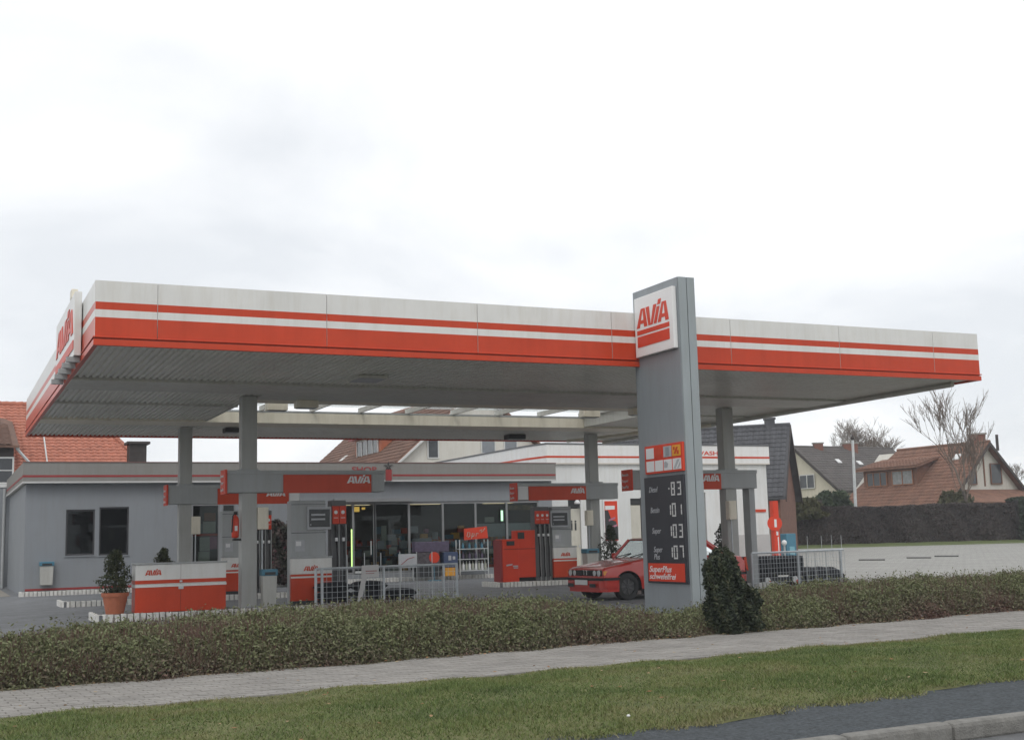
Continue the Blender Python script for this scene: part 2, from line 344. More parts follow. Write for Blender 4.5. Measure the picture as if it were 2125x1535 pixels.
# kerb stones along the road
kb = MB(); kb.quad((-10, kerb_b(-10) - .16, -.13), (40, kerb_b(40) - .16, -.13), (40, kerb_b(40) + .02, -.13), (-10, kerb_b(-10) + .02, -.13)); kerb = structure('road_kerb', kb, JOINT)
km = MB(); km.box(-.494, -.15, -.12, .494, 0, .035); kme = None; KST = mat('kerb_granite', (.205, .20, .185), .9, .22, 9, bump=.5, bscale=70, dirt=.3)
for i in range(-3, 26):
    x = 1.0 * i + .35; mt = Matrix.Translation((x, kerb_b(x) + random.uniform(-.004, .004), random.uniform(-.004, .004))) @ Matrix.Rotation(math.atan(.036), 4, 'Z')
    if kme is None: o = part('kerb_stone', km, KST, kerb, bev=.035, mtx=mt); kme = o.data
    else: link('kerb_stone', kme, kerb, bev=.035, mtx=mt)
# paved lot on the right, rising a little towards the far hedge
LZ = lambda x, y: .006 + max(0.0, (.419 * x + .908 * y) - 42) * .0088
lb = MB()
xs = [21.4, 24, 28, 34, 40, 46, 52, 58, 64, 70, 76, 84, 95, 110]; ys = [16, 22, 28, 34, 40, 46, 52, 58, 64, 70, 76, 82, 90, 100]
for i in range(len(xs) - 1):
    for j in range(len(ys) - 1):
        if .419 * xs[i] + .908 * ys[j] < 86: lb.quad(*[(a, b, LZ(a, b)) for a, b in ((xs[i], ys[j]), (xs[i + 1], ys[j]), (xs[i + 1], ys[j + 1]), (xs[i], ys[j + 1]))])
lot = structure('paved_lot', lb, LOTP)
ln = LOTP.node_tree.nodes; ll = LOTP.node_tree.links
bk = ln.new('ShaderNodeTexBrick'); bk.inputs['Scale'].default_value = 1.0; bk.inputs['Brick Width'].default_value = .4; bk.inputs['Row Height'].default_value = .2; bk.inputs['Mortar Size'].default_value = .012
bk.inputs['Color1'].default_value = (1, 1, 1, 1); bk.inputs['Color2'].default_value = (.9, .9, .9, 1); bk.inputs['Mortar'].default_value = (.6, .6, .6, 1)
gg = ln.new('ShaderNodeNewGeometry'); ll.new(gg.outputs['Position'], bk.inputs['Vector'])
pbs = ln['Principled BSDF']; src = pbs.inputs['Base Color'].links[0].from_socket
mm = ln.new('ShaderNodeMix'); mm.data_type = 'RGBA'; mm.blend_type = 'MULTIPLY'; mm.inputs[0].default_value = 1; ll.new(src, mm.inputs[6]); ll.new(bk.outputs['Color'], mm.inputs[7]); ll.new(mm.outputs[2], pbs.inputs['Base Color'])
for k, (a, b) in enumerate((((36.4, 42.8), (36.95, 41.8)), ((39.1, 42.8), (39.6, 41.85)), ((41.1, 43.2), (41.6, 42.25)))):
    a = Vector((*a, LZ(*a))); b = Vector((*b, LZ(*b))); n = Vector((.05, .03, 0)); mb = MB()
    mb.hexa([tuple(p + Zv * z) for z in (0, .055) for p in (a - n, b - n, b + n, a + n)]); o = part('wheel_stop', mb, mat('weathered_bar', (.09, .09, .088), .8, .2, 6), None, bev=.01)
    tag(o, ('left', 'middle', 'right')[k] + 'most of the three low dark bars lying on the paved lot' if k != 1 else 'middle one of the three low dark bars lying on the paved lot', 'wheel stop', 'low dark bars on the paved lot')
bkx = lambda lat: 81.2 - .02 * lat
mb = MB()
for i in range(30):
    a, b = 14 + i * 2.0, 16 + i * 2.0
    mb.quad(site(a, 78.6, .33), site(b, 78.6, .33), site(b, 82.6, .62), site(a, 82.6, .62))
structure('grass_bank', mb, mat('bank_turf', (.10, .125, .04), .95, .25, 1.5))
mb = MB()
mb.quad(site(5, 82.5, .55), site(90, 82.5, .55), site(140, 200, .55), site(-40, 200, .55)); structure('back_gardens', mb, TURF)
mb = MB(); mb.quad((-14, 40, .008), (2.2, 44.0, .008), (2.2, 60, .008), (-14, 60, .008)); structure('side_path', mb, mat('pale_paving', (.27, .25, .215), .9, .15, 2, bump=.3, bscale=40))
# hedge bed soil
mb = MB()
for i in range(30):
    a, b = -6 + i * 1.2, -4.8 + i * 1.2
    mb.quad((a, pav_b(a), .028), (b, pav_b(b), .028), (b, pav_b(b) + 4.6, .03), (a, pav_b(a) + 4.6, .03))
structure('planting_bed', mb, SOIL)
st = MB()
for i in range(26):
    a, b = i * 1.0 - 4, i * 1.0 - 3
    st.box(a + .006, pav_b((a + b) / 2) - .03, 0, b - .006, pav_b((a + b) / 2) + .03, .036)
structure('bed_edging', st, CONC)

# ================================================================== canopy
CX0, CX1, CY0, CY1 = 2.15, 21.13, 20.4, 37.6
can = thing('station_canopy', 'large flat white and red petrol station canopy on four grey columns with a roof light', 'canopy', (11.6, 29, 0))
Zb = [4.815, 5.16, 5.285, 5.411, 5.76]
def fascia(p, q, seams, zt=5.76):
    p, q = Vector(p), Vector(q); u = (q - p).normalized(); n = u.cross(Zv)
    for a, b in zip(seams[:-1], seams[1:]):
        mb = MB(); o = p + u * (a + .005); o2 = p + u * (b - .005); zz = [z for z in Zb if z < zt] + [zt]
        for k in range(len(zz) - 1):
            mb.mi = (1, 0, 1, 0)[k]; z0, z1 = zz[k], zz[k + 1]
            mb.quad((*o.xy, z0), (*o2.xy, z0), (*o2.xy, z1), (*o.xy, z1))
        mb.mi = 0; i = o - n * .08; i2 = o2 - n * .08
        mb.quad((*o.xy, zt), (*o2.xy, zt), (*i2.xy, zt), (*i.xy, zt)); mb.quad((*i2.xy, zz[0]), (*i.xy, zz[0]), (*i.xy, zt), (*i2.xy, zt))
        mb.quad((*i.xy, zz[0]), (*o.xy, zz[0]), (*o.xy, zt), (*i.xy, zt)); mb.quad((*o2.xy, zz[0]), (*i2.xy, zz[0]), (*i2.xy, zt), (*o2.xy, zt))
        mb.mi = 1; mb.quad((*i.xy, zz[0]), (*i2.xy, zz[0]), (*o2.xy, zz[0]), (*o.xy, zz[0]))
        part('fascia_panel', mb, [WHITE, RED], can)
LX = CX1 - CX0; LY = CY1 - CY0
fascia((CX0, CY0, 0), (CX1, CY0, 0), [0, .98, 3.84, 6.69, 9.51, 12.27, 15.04, 17.65, LX])
fascia((CX0, CY1, 0), (CX0, CY0, 0), [0, 2.8, 5.65, 8.5, 11.35, 14.2, LY])
fascia((CX1, CY0, 0), (CX1, CY1, 0), [0, 2.8, 5.65, 8.5, 11.35, 14.2, LY], 5.70)
fascia((CX1, CY1, 0), (CX0, CY1, 0), [0, 2.85, 5.7, 8.55, 11.4, 14.25, 17.1, LX], 5.28)
def ring(name, off0, off1, z0, z1, m):
    mb = MB(); a0, a1, b0, b1 = CX0 - off1, CX1 + off1, CY0 - off1, CY1 + off1; c0, c1, d0, d1 = CX0 - off0, CX1 + off0, CY0 - off0, CY1 + off0
    mb.box(a0, b0, z0, a1, d0, z1); mb.box(a0, d1, z0, a1, b1, z1); mb.box(a0, d0, z0, c0, d1, z1); mb.box(c1, d0, z0, a1, d1, z1)
    return part(name, mb, m, can, bev=.004)
ring('gutter_gap', -.06, -.012, 4.803, 4.825, GROOVE)
ring('gutter_ledge', -.06, .028, 4.826, 4.846, RED)
ring('edge_trim', -.06, .016, 4.70, 4.802, RED)
# corrugated soffit sheets, ribs running away from the road
def ribs(x0, x1, y0, y1, z=4.735, per=.125, d=.038, m=SOFF):
    mb = MB(); n = int(round((x1 - x0) / per)); w = (x1 - x0) / n
    prof = []
    for i in range(n):
        a = x0 + i * w; prof += [(a, z), (a + w * .42, z), (a + w * .52, z + d), (a + w * .90, z + d)]
    prof.append((x1, z))
    for p, q in zip(prof[:-1], prof[1:]): mb.quad((p[0], y0, p[1]), (p[0], y1, p[1]), (q[0], y1, q[1]), (q[0], y0, q[1]))
    return part('soffit_sheet', mb, m, can)
OX0, OX1, OY0, OY1 = 6.3, 17.5, 28.85, 32.5
for xa, xb in ((2.2, 6.9), (6.91, 11.65), (11.66, 16.4), (16.41, 21.08)): ribs(xa, xb, 20.46, 24.62); ribs(xa, xb, 33.62, 37.54)
ribs(2.2, OX0, 26.2, 28.85); ribs(2.2, OX0, 29.0, 32.5); ribs(OX1, 21.08, 26.2, 28.85); ribs(OX1, 21.08, 29.0, 32.5)
for nm, y0, y1, z0 in (('cross_beam', 24.66, 26.18, 4.685), ('cross_beam', 32.5, 33.6, 4.69)):
    mb = MB(); mb.box(2.2, y0, z0, 21.08, y1, 4.97); part(nm, mb, BEAM if y0 < 30 else BEIGE, can, bev=.006)
mb = MB(); mb.box(OX0, 26.2, 4.70, OX1, 27.35, 4.96); part('cross_beam', mb, BEAM, can, bev=.006)
mb = MB(); mb.box(OX0, 27.36, 4.80, OX1, OY0, 4.975); part('cross_beam', mb, BEIGE, can, bev=.006, label='pale beam along the near side of the roof light')
mb = MB(); mb.box(2.2, 28.86, 4.70, OX0, 28.99, 4.9); mb.box(OX1, 28.86, 4.70, 21.08, 28.99, 4.9); part('soffit_joint', mb, BEAM, can)
mb = MB(); z0, z1 = 4.98, 5.06
mb.box(2.23, 20.48, z0, 21.05, OY0 - .02, z1); mb.box(2.23, OY1 + .02, z0, 21.05, 37.5, z1 - .03); mb.box(2.23, OY0 - .02, z0, OX0 - .02, OY1 + .02, z1); mb.box(OX1 + .02, OY0 - .02, z0, 21.05, OY1 + .02, z1)
part('roof_deck', mb, GREY, can)
for x in (OX0 - .05, OX1): mb = MB(); mb.box(x, OY0, 4.72, x + .05, OY1, 5.2); part('skylight_kerb', mb, BEAM, can)
# roof light: rafters and panes
ng = 8; sk = []
mb = MB(); mb.box(OX0, OY1 + .2, 4.985, OX1, OY1 + .26, 5.045); part('skylight_upstand', mb, mat('upstand_grey', (.36, .38, .35), .6, .12, 1.5), can)
for i in range(ng + 1):
    x = OX0 + .05 + (OX1 - OX0 - .1) * i / ng
    mb = MB(); mb.hexa([(x - .03, OY0, 5.02), (x + .03, OY0, 5.02), (x + .03, OY1 + .2, 5.02), (x - .03, OY1 + .2, 5.02), (x - .03, OY0, 5.10), (x + .03, OY0, 5.10), (x + .03, OY1 + .2, 5.16), (x - .03, OY1 + .2, 5.16)])
    part('rafter', mb, BEAM, can)
    if i < ng:
        x2 = OX0 + .05 + (OX1 - OX0 - .1) * (i + 1) / ng
        mb = MB(); mb.hexa([(x + .035, OY0, 5.12), (x2 - .035, OY0, 5.12), (x2 - .035, OY1 + .2, 5.18), (x + .035, OY1 + .2, 5.18), (x + .035, OY0, 5.13), (x2 - .035, OY0, 5.13), (x2 - .035, OY1 + .2, 5.19), (x + .035, OY1 + .2, 5.19)])
        part('roof_pane', mb, SKYGL, can)
# columns
CPOS = [(6.12, 27.0), (18.72, 26.95), (6.10, 34.6), (19.02, 34.9)]
for x, y in CPOS:
    mb = MB(); mb.box(x - .17, y - .15, .1, x + .17, y + .15, 4.72); part('column', mb, COLM, can, bev=.012)
    mb = MB(); mb.box(x - .24, y - .24, .12, x + .24, y + .24, .15); part('base_plate', mb, GREY, can)
# letters standing proud of the left fascia
sg = thing('fascia_sign', 'white and red lettered sign box on the left side of the canopy fascia', 'sign', (1.95, 24.1, 4.8))
mb = MB(); mb.box(2.01, 22.25, 4.80, 2.13, 26.0, 5.93); part('sign_board', mb, WHITE, sg, bev=.01)
mb = MB(); avia(mb, (2.009, 25.85, 5.22), (0, -1, 0), (0, 0, 1), 3.4, .46, .012); part('lettering', mb, REDB, sg)
mb = MB(); mb.box(1.997, 22.32, 4.92, 2.009, 25.9, 5.08); part('red_band', mb, REDB, sg)
for k in range(5): y = 22.35 + k * .78; mb = MB(); mb.box(1.90, y, 4.70, 2.12, y + .10, 4.79); part('bracket', mb, GREY, sg)
mb = MB(); mb.box(2.01, 22.9, 5.94, 2.12, 23.2, 6.10); part('top_box', mb, BEIGE, sg, bev=.008)
# luminaires
def lum(lb, x, y, z, m=BEIGE, sx=.5, sy=.3, h=.17, grp='floodlight boxes under the canopy'):
    t = thing('canopy_light', lb, 'light', (x, y, z), grp)
    mb = MB(); mb.box(x - sx / 2, y - sy / 2, z - h, x + sx / 2, y + sy / 2, z); part('housing', mb, m, t, bev=.012)
    mb = MB(); mb.box(x - sx / 2 + .03, y - sy / 2 + .03, z - h - .012, x + sx / 2 - .03, y + sy / 2 - .03, z - h - .002); part('lens', mb, PRINTG, t)
    for s in (-.3, .3): mb = MB(); mb.tube([(x + sx * s, y, z), (x + sx * s, y, z + .1)], .02); part('bracket', mb, STEEL, t)
lum('cream floodlight box left of centre on the near edge of the roof light', 7.52, 27.3, 4.70)
lum('cream floodlight box at the left end inside the roof light', 7.38, 29.5, 4.90, h=.2)
lum('cream floodlight box at the right end inside the roof light', 16.13, 29.6, 4.90, h=.2)
lum('cream floodlight box beside the pylon on the near edge of the roof light', 16.33, 27.3, 4.70)
lum('dark box lamp under the far soffit behind the left columns', 7.35, 34.5, 4.73, DARK, .42, .4, .13, 'lamps under the soffit')
lum('dark box lamp under the far soffit near the right rear column', 16.55, 35.4, 4.73, DARK, .6, .4, .15, 'lamps under the soffit')
lum('grey recessed lamp under the near soffit behind the red fascia', 7.68, 23.3, 4.73, BEAM, .62, .7, .06, 'lamps under the soffit')
lum('small lamp under the near soffit beside the pylon', 14.6, 23.3, 4.73, BEAM, .5, .5, .06, 'lamps under the soffit')
mb = MB(); mb.tube([(CX1 - .25, 21, 4.68), (CX1 - .25, 29, 4.66), (CX1 - .35, 37.2, 4.66)], .06); part('drain_pipe', mb, BEAM, can)
mb = MB(); mb.tube([(18.9, 36.3, 4.62), (20.9, 30.5, 4.66)], .05); part('drain_pipe', mb, BEIGE, can)

# ================================================================== price pylon
PX0, PX1, PY0, PY1, PZ = 12.25, 12.62, 18.92, 20.55, 6.19
py = thing('price_pylon', 'tall grey price pylon with white logo board standing in the low hedge', 'sign', (12.43, 19.7, 0))
mb = MB(); mb.box(PX0, PY0 + .012, -.1, PX1, PY1, PZ); part('pylon_body', mb, PYL, py, bev=.01)
mb = MB(); mb.box(PX0 + .012, PY0 - .02, -.1, PX0 + .178, PY0 + .010, PZ - .004); mb.box(PX0 + .192, PY0 - .02, -.1, PX1 - .012, PY0 + .010, PZ - .004); part('edge_profile', mb, PYLE, py, bev=.006)
O = lambda y, z, off=0: (PX0 - off, y, z); Um, Vm = (0, -1, 0), (0, 0, 1)      # face looks along -X, u runs towards the road
mb = MB(); mb.box(PX0 - .09, 18.98, 4.86, PX0 - .001, 20.36, 6.02); bd = part('logo_board', mb, mat('sign_white', (.80, .79, .78), .35, .03, 2), py, bev=.012)
mb = MB(); avia(mb, O(20.28, 5.42, .091), Um, Vm, 1.16, .365, .006); part('lettering', mb, REDB, bd)
mb = MB(); mb.prism([(0, 0), (1.16, 0), (1.16, .085), (0, .085)], O(20.27, 5.285, .091), Um, Vm, .006); mb.prism([(0, 0), (1.15, 0), (1.15, .205), (0, .205)], O(20.265, 5.045, .091), Um, Vm, .006); part('red_bar', mb, REDB, bd)
mb = MB(); mb.box(PX0 - .05, 18.93, 2.60, PX0 - .001, 20.25, 3.13); sv = part('service_board', mb, REDB, py, bev=.006)
cols = [PRINTW, REDB, PRINTG, YEL, PRINTW, PRINTW, PRINTW, PRINTW]
for k in range(8):
    r, c = divmod(k, 4); mb = MB(); w, h = .275, .20
    mb.prism([(0, 0), (w, 0), (w, h), (0, h)], O(20.19 - c * .31, 2.885 - r * .245, .051), Um, Vm, .006); tl = part('pictogram_tile', mb, cols[k], sv)
    o2 = lambda a, b: O(20.19 - c * .31 - a, 2.885 - r * .245 + b, .058)
    if k == 1: mb = MB(); mb.prism([(.03, .03), (.245, .03), (.245, .17), (.03, .17)], o2(0, 0), Um, Vm, .004); part('pictogram', mb, RED, tl)
    if k == 2: mb = MB(); mb.prism([(.08, .02), (.2, .02), (.2, .18), (.08, .18)], o2(0, 0), Um, Vm, .004); part('pictogram', mb, PYL, tl)
    if k == 3: mb = MB(); mb.prism([(.05, .04), (.11, .04), (.2, .16), (.14, .16)], o2(0, 0), Um, Vm, .004); mb.prism([(.16, .03), (.22, .03), (.22, .1), (.16, .1)], o2(0, 0), Um, Vm, .004); mb.prism([(.04, .11), (.09, .11), (.09, .17), (.04, .17)], o2(0, 0), Um, Vm, .004); part('pictogram', mb, RED, tl)
    if k == 6: mb = MB(); mb.prism([(.02, .05), (.12, .05), (.16, .12), (.08, .17), (.02, .14)], o2(0, 0), Um, Vm, .004); part('pictogram', mb, PRINTG, tl)
    if k == 7: mb = MB(); mb.prism([(.03, .02), (.1, .02), (.24, .18), (.16, .18)], o2(0, 0), Um, Vm, .004); mb.prism([(.15, .02), (.2, .02), (.26, .09), (.26, .14)], o2(0, 0), Um, Vm, .004); part('pictogram', mb, PRINTG, tl)
PDARK = mat('price_board_dark', (.028, .030, .038), .3, .1, 4)
mb = MB(); mb.box(PX0 - .04, 18.95, .57, PX0 - .001, 20.33, 2.54); pr = part('price_board', mb, PDARK, py, bev=.006)
LINE = mat('board_line', (.055, .057, .064), .4, .1, 4)
for k in range(4):
    mb = MB(); mb.prism([(.06, 0), (1.32, 0), (1.32, .355), (.06, .355)], O(20.33, 2.115 - k * .385, .041), Um, Vm, .003); rw = part('price_row', mb, PDARK, pr)
    b = 2.115 - k * .385
    s, lab = (('83', ['Diesel']), ('101', ['Benzin']), ('103', ['Super']), ('107', ['Super', 'Plus']))[k]
    mb = MB(); yy = [20.33 - .96, 20.33 - 1.17] if k == 0 else [20.33 - .89, 20.33 - .965, 20.33 - 1.17]
    for q, ch in enumerate(s): digit(mb, ch, O(yy[q], b + .055, .045), Um, Vm, .035 if (ch == '1' and q == 0) else .125, .245, .028 if ch != '1' else .03, .004); part('price_digit', mb, mat('digit_white', (.60, .60, .59), .4, .03, 3), rw); mb = MB()
    if k == 0: mb.prism([(0, 0), (.03, 0), (.03, .03), (0, .03)], O(20.33 - .87, b + .17, .045), Um, Vm, .004); part('price_dot', mb, MAT['digit_white'], rw)
    for q, s2 in enumerate(lab): text('fuel_name', s2, O(20.33 - .17 - .03 * k, b + .14 - q * .135 + (.04 if len(lab) > 1 else 0), .045), Um, Vm, .15, PRINTG, rw, shear=.25, width=.31 if len(s2) > 4 else .2, d=.004)
mb = MB(); mb.prism([(.05, 0), (1.30, 0), (1.30, .33), (.05, .33)], O(20.33, .605, .041), Um, Vm, .008); rp_ = part('red_notice', mb, REDB, pr)
text('notice_text', 'SuperPlus', O(20.25, .775, .05), Um, Vm, .16, PRINTW, rp_, shear=.3, width=.78, bold=.008, d=.004)
text('notice_text', 'schwefelfrei', O(20.25, .645, .05), Um, Vm, .15, PRINTW, rp_, shear=.3, width=.92, bold=.008, d=.004)
# ================================================================== pump islands
BRK = None
def bricks(t, pts, z1=.15):
    global BRK
    for p, q in zip(pts[:-1], pts[1:]):
        p, q = Vector((*p, 0)), Vector((*q, 0)); n = max(1, int((q - p).length / .125)); a = math.atan2((q - p).y, (q - p).x)
        for i in range(n):
            c = p + (q - p) * ((i + .5) / n)
            mt = Matrix.Translation((c.x, c.y, random.uniform(-.008, .008))) @ Matrix.Rotation(a + random.uniform(-.05, .05), 4, 'Z')
            if BRK is None:
                mb = MB(); mb.box(-.052, -.04, -.02, .052, .04, z1); o = part('brick', mb, KBRICK, t, mtx=mt, bev=.008); BRK = o.data
            else: link('brick', BRK, t, mtx=mt, bev=.008)
def island(lb, x0, x1, y0, y1):
    t = thing('pump_island', lb, 'traffic island', ((x0 + x1) / 2, (y0 + y1) / 2, 0), 'raised pump islands edged with pale bricks')
    mb = MB(); mb.box(x0 + .03, y0 + .03, -.02, x1 - .03, y1 - .03, .138); part('slab', mb, ASPH, t)
    c = .18
    bricks(t, [(x0, y1), (x0, y0 + c), (x0 + c, y0), (x1 - c, y0), (x1, y0 + c), (x1, y1)])
    return t
island('pump island nearest the road at left with the red cabinet, edged with pale bricks', 2.95, 8.9, 26.3, 27.65)
island('pump island behind the parked red car, beyond the price pylon', 16.0, 20.2, 26.95, 27.95)
island('rear pump island behind the left front column', 2.95, 9.3, 34.0, 35.4)
island('rear pump island under the red machine and right rear pump', 15.45, 20.0, 34.35, 35.7)

# ================================================================== portal signs over the pumps
def portal(lb, cx, y, xa, xb, red, logo, endside, pale, z0=2.60, z1=3.07):
    """beam box from xa to xb, red panel red=(a,b), logo (x0,w), endside -1/+1 = the end that carries the red fuel list"""
    t = thing('pump_sign_beam', lb, 'sign', (cx, y, z0), 'grey and red sign beams over the pumps')
    mb = MB(); mb.box(xa, y - .22, z0, xb, y + .22, z1); bx = part('beam_box', mb, GREY, t, bev=.012)
    mb = MB(); mb.box(xa - .01, y - .235, z1 - .075, xb + .01, y + .235, z1 + .012); part('cap_strip', mb, GREY, t, bev=.006)
    mb = MB(); mb.box(red[0], y - .245, z0 - .02, red[1], y - .222, z1 - .085); rd = part('red_panel', mb, RED, t, bev=.004)
    mb = MB(); avia(mb, (logo[0], y - .246, z0 + .19), Xv, Zv, logo[1], .155, .008); part('lettering', mb, PRINTW, rd)
    e = xa if endside < 0 else xb
    mb = MB(); mb.box(e - (.05 if endside < 0 else -.002), y - .25, z0 - .03, e + (-.002 if endside < 0 else .05), y + .25, z1 + .03); ep = part('fuel_list_panel', mb, REDB, t, bev=.006)
    if endside < 0:
        for k, s in enumerate(('Benzin', 'Super', 'SuperPlus')): text('fuel_list', s, (e - .054, y + .20, z0 + .34 - k * .15), (0, -1, 0), Zv, .1, PRINTW, ep, width=.3, d=.004)
    for a, b in pale:
        mb = MB(); mb.box(a, y - .24, z0 + .005, b, y - .222, z1 - .08); part('pale_panel', mb, PRINTW if pale_white else GREY, t, bev=.004)
    mb = MB(); mb.box(cx - .2, y - .2, z1, cx + .2, y + .2, z1 + .05); part('clamp', mb, GREY, t)
    return t
pale_white = False
portal('sign beam on the left front column with pale letters on dull red', 6.12, 27.0, 5.62, 9.2, (6.85, 8.88), (8.30, .55), -1, [(8.90, 9.19)])
pale_white = True
portal('sign beam on the left rear column, partly hidden behind the front beam', 6.10, 34.6, 5.62, 9.28, (6.95, 8.95), (8.3, .55), -1, [(8.97, 9.26)], 2.62, 3.12)
portal('sign beam on the right rear column with bright red lettered panel', 19.02, 34.75, 16.18, 19.75, (16.56, 18.58), (18.02, .5), -1, [(16.20, 16.54)], 2.63, 3.13)
pale_white = False
t = portal('sign beam on the right front column, cut by the price pylon', 18.72, 26.95, 15.72, 19.50, (16.0, 18.36), (17.8, .5), -1, [], 2.60, 3.07)
mb = MB(); mb.box(19.28, 26.8, .12, 19.46, 27.1, 2.6); part('end_post', mb, GREY, t, bev=.01)
# cream boxes on the columns
for lb, x, y in (('cream switch box on the left front column beside the fuel plates', 6.42, 26.93), ('cream switch box on the right rear column above the blue bin', 18.72, 34.66), ('cream switch box on the right front column beside the pylon', 18.62, 26.72), ('cream switch box on the left rear column', 6.38, 34.5)):
    t = thing('switch_box', lb, 'box', (x, y, 1.8), 'cream boxes on the canopy columns')
    mb = MB(); mb.box(x - .12, y - .10, 1.80, x + .12, y + .06, 2.28); part('housing', mb, BEIGE, t, bev=.015)
    mb = MB(); mb.box(x - .09, y - .112, 1.86, x + .09, y - .102, 2.22); part('cover', mb, BEIGE, t, bev=.004)
    mb = MB(); mb.tube([(x, y, 1.8), (x, y, .9)], .018); part('conduit', mb, GALV, t)
mb = MB()
# ================================================================== pumps
def pump(lb, x0, x1, y, side, nh, name_w=.55, zb=.14):
    """cabinet x0..x1, hoses on the side (-1 left, +1 right)"""
    t = thing('fuel_pump', lb, 'fuel pump', ((x0 + x1) / 2, y, zb), 'fuel pumps under the canopy')
    w = .165 * nh + .02
    h0, h1 = (x0 - w - .04, x0 - .04) if side < 0 else (x1 + .04, x1 + w + .04)
    mb = MB(); mb.box(x0 + .04, y, zb, x1 - .10, y + .38, 2.42); part('pump_body', mb, GREY, t, bev=.02)
    mb = MB(); mb.box(x0, y - .12, zb, x1, y - .005, zb + .08); part('plinth', mb, DARK, t)
    mb = MB(); mb.box(x0 + .041, y - .003, 1.70, x1 - .101, y + .002, 1.712); mb.box(x0 + .041, y - .003, 2.33, x1 - .101, y + .002, 2.34); part('panel_joint', mb, DARK, t)
    mb = MB(); mb.box(x0 + .12, y - .008, 1.30, x0 + .34, y + .002, 1.55); hp = part('service_hatch', mb, PRINTG, t, bev=.004); mb = MB(); mb.box(x0 + .14, y - .012, 1.42, x0 + .26, y - .007, 1.52); part('notice', mb, PRINTW, hp)
    mb = MB(); mb.box(x0, y - .12, zb + .081, x1, y - .002, .80); cb = part('cabinet', mb, RED, t, bev=.012)
    mb = MB(); mb.box(x0, y - .12, .80, x1, y - .002, 1.14); mb.box(x0 - .004, y - .126, .715, x1 + .004, y - .10, .755); part('cabinet_top', mb, WHITE, t, bev=.008)
    mb = MB(); mb.box(x0 - .01, y - .13, 1.14, x1 + .01, y, 1.185); part('ledge', mb, GREY, t, bev=.006)
    mb = MB(); avia(mb, (x0 + (.30 if x1 - x0 > .7 else .12) * (x1 - x0), y - .121, .87), Xv, Zv, .34, .10, .005); part('lettering', mb, RED, cb)
    xd0, xd1 = (x0 + .42, x1 - .02) if side > 0 else (x0, x0 + .56)
    mb = MB(); mb.box(xd0 - .03, y - .06, 1.77, xd1 + .03, y - .002, 2.28); part('display_frame', mb, PRINTG, t, bev=.008)
    mb = MB(); mb.box(xd0 + .01, y - .078, 1.83, xd1 - .01, y - .062, 2.22); dp = part('display', mb, mat('display_dark', (.02, .024, .026), .25, .1, 4), t)
    mb = MB(); mb.box(xd0 + .05, y - .082, 1.98, xd1 - .12, y - .079, 2.02); mb.box(xd0 + .05, y - .082, 2.08, xd1 - .12, y - .079, 2.12); mb.box(xd0 + .03, y - .082, 1.86, xd0 + .05, y - .079, 1.9); part('readout', mb, PRINTG, dp)
    mb = MB(); mb.box(h0, y + .05, zb, h1, y + .34, 2.42); part('hose_housing', mb, mat('pump_dark_grey', (.12, .122, .125), .5, .1, 3), t, bev=.012)
    for k in range(nh):
        a = h0 + .01 + k * .165; xm = a + .0775
        mb = MB(); mb.box(a, y - .02, 1.89, a + .155, y + .045, 2.29); pl = part('grade_plate', mb, REDB, t, bev=.006)
        mb = MB(); mb.prism([(.042 * math.cos(q * math.pi / 7), .042 * math.sin(q * math.pi / 7)) for q in range(14)], (xm, y - .021, 2.15), Xv, Zv, .004); mb.prism([(0, 0), (.1, 0), (.1, .012), (0, .012)], (xm - .05, y - .021, 2.02), Xv, Zv, .004); part('grade_mark', mb, PRINTW, pl)
        mb = MB(); mb.tube([(xm, y + .02, 1.86), (xm, y - .04, 1.72), (xm, y - .03, 1.58)], [.022, .032, .03], 8); nz_ = part('nozzle', mb, BLACK, t, smooth=True)
        mb = MB(); mb.box(xm - .03, y - .085, 1.50, xm + .03, y - .02, 1.585); part('nozzle_guard', mb, PRINTW, nz_, bev=.012)
        mb = MB(); mb.tube([(xm, y - .05, 1.5), (xm + .015, y - .075, 1.1), (xm, y - .085, .65), (xm + .03, y - .06, .32), (xm + .06, y + .0, .28)], .020, 8); part('hose', mb, BLACK, t, smooth=True)
        mb = MB(); mb.box(a + .155, y - .01, zb, a + .163, y + .05, 1.88); part('divider', mb, STEEL, t)
    return t
pump('fuel pump with two red plates near the left front column', 7.05, 7.98, 27.0, 1, 2)
pump('fuel pump with three red plates behind the left front column', 7.07, 7.95, 34.5, 1, 3)
pump('fuel pump with three red plates beside the red machine', 17.42, 18.24, 34.75, -1, 3)
pump('fuel pump hidden behind the price pylon', 17.0, 17.9, 27.3, -1, 3)
# red self-service machine next to the rear right pump
t = thing('red_machine', 'stepped bright red machine standing left of the right rear pump', 'vending machine', (16.1, 34.9, .14))
mb = MB(); mb.box(16.22, 34.72, .26, 16.84, 35.15, 1.70); part('cabinet', mb, REDB, t, bev=.015)
mb = MB(); mb.box(15.66, 34.60, .14, 16.21, 35.15, 1.44); part('cabinet', mb, REDB, t, bev=.015)
mb = MB(); mb.box(15.60, 34.62, .14, 15.655, 35.15, 1.42); part('side_panel', mb, DRED, t)
mb = MB(); mb.box(16.24, 34.704, 1.44, 16.46, 34.718, 1.64); mb.box(15.80, 34.584, 1.25, 16.06, 34.598, 1.38); part('dark_window', mb, DARK, t)
mb = MB(); mb.box(15.70, 34.588, 1.13, 16.2, 34.598, 1.142); mb.box(16.24, 34.708, 1.13, 16.82, 34.718, 1.142); part('panel_joint', mb, GROOVE, t)
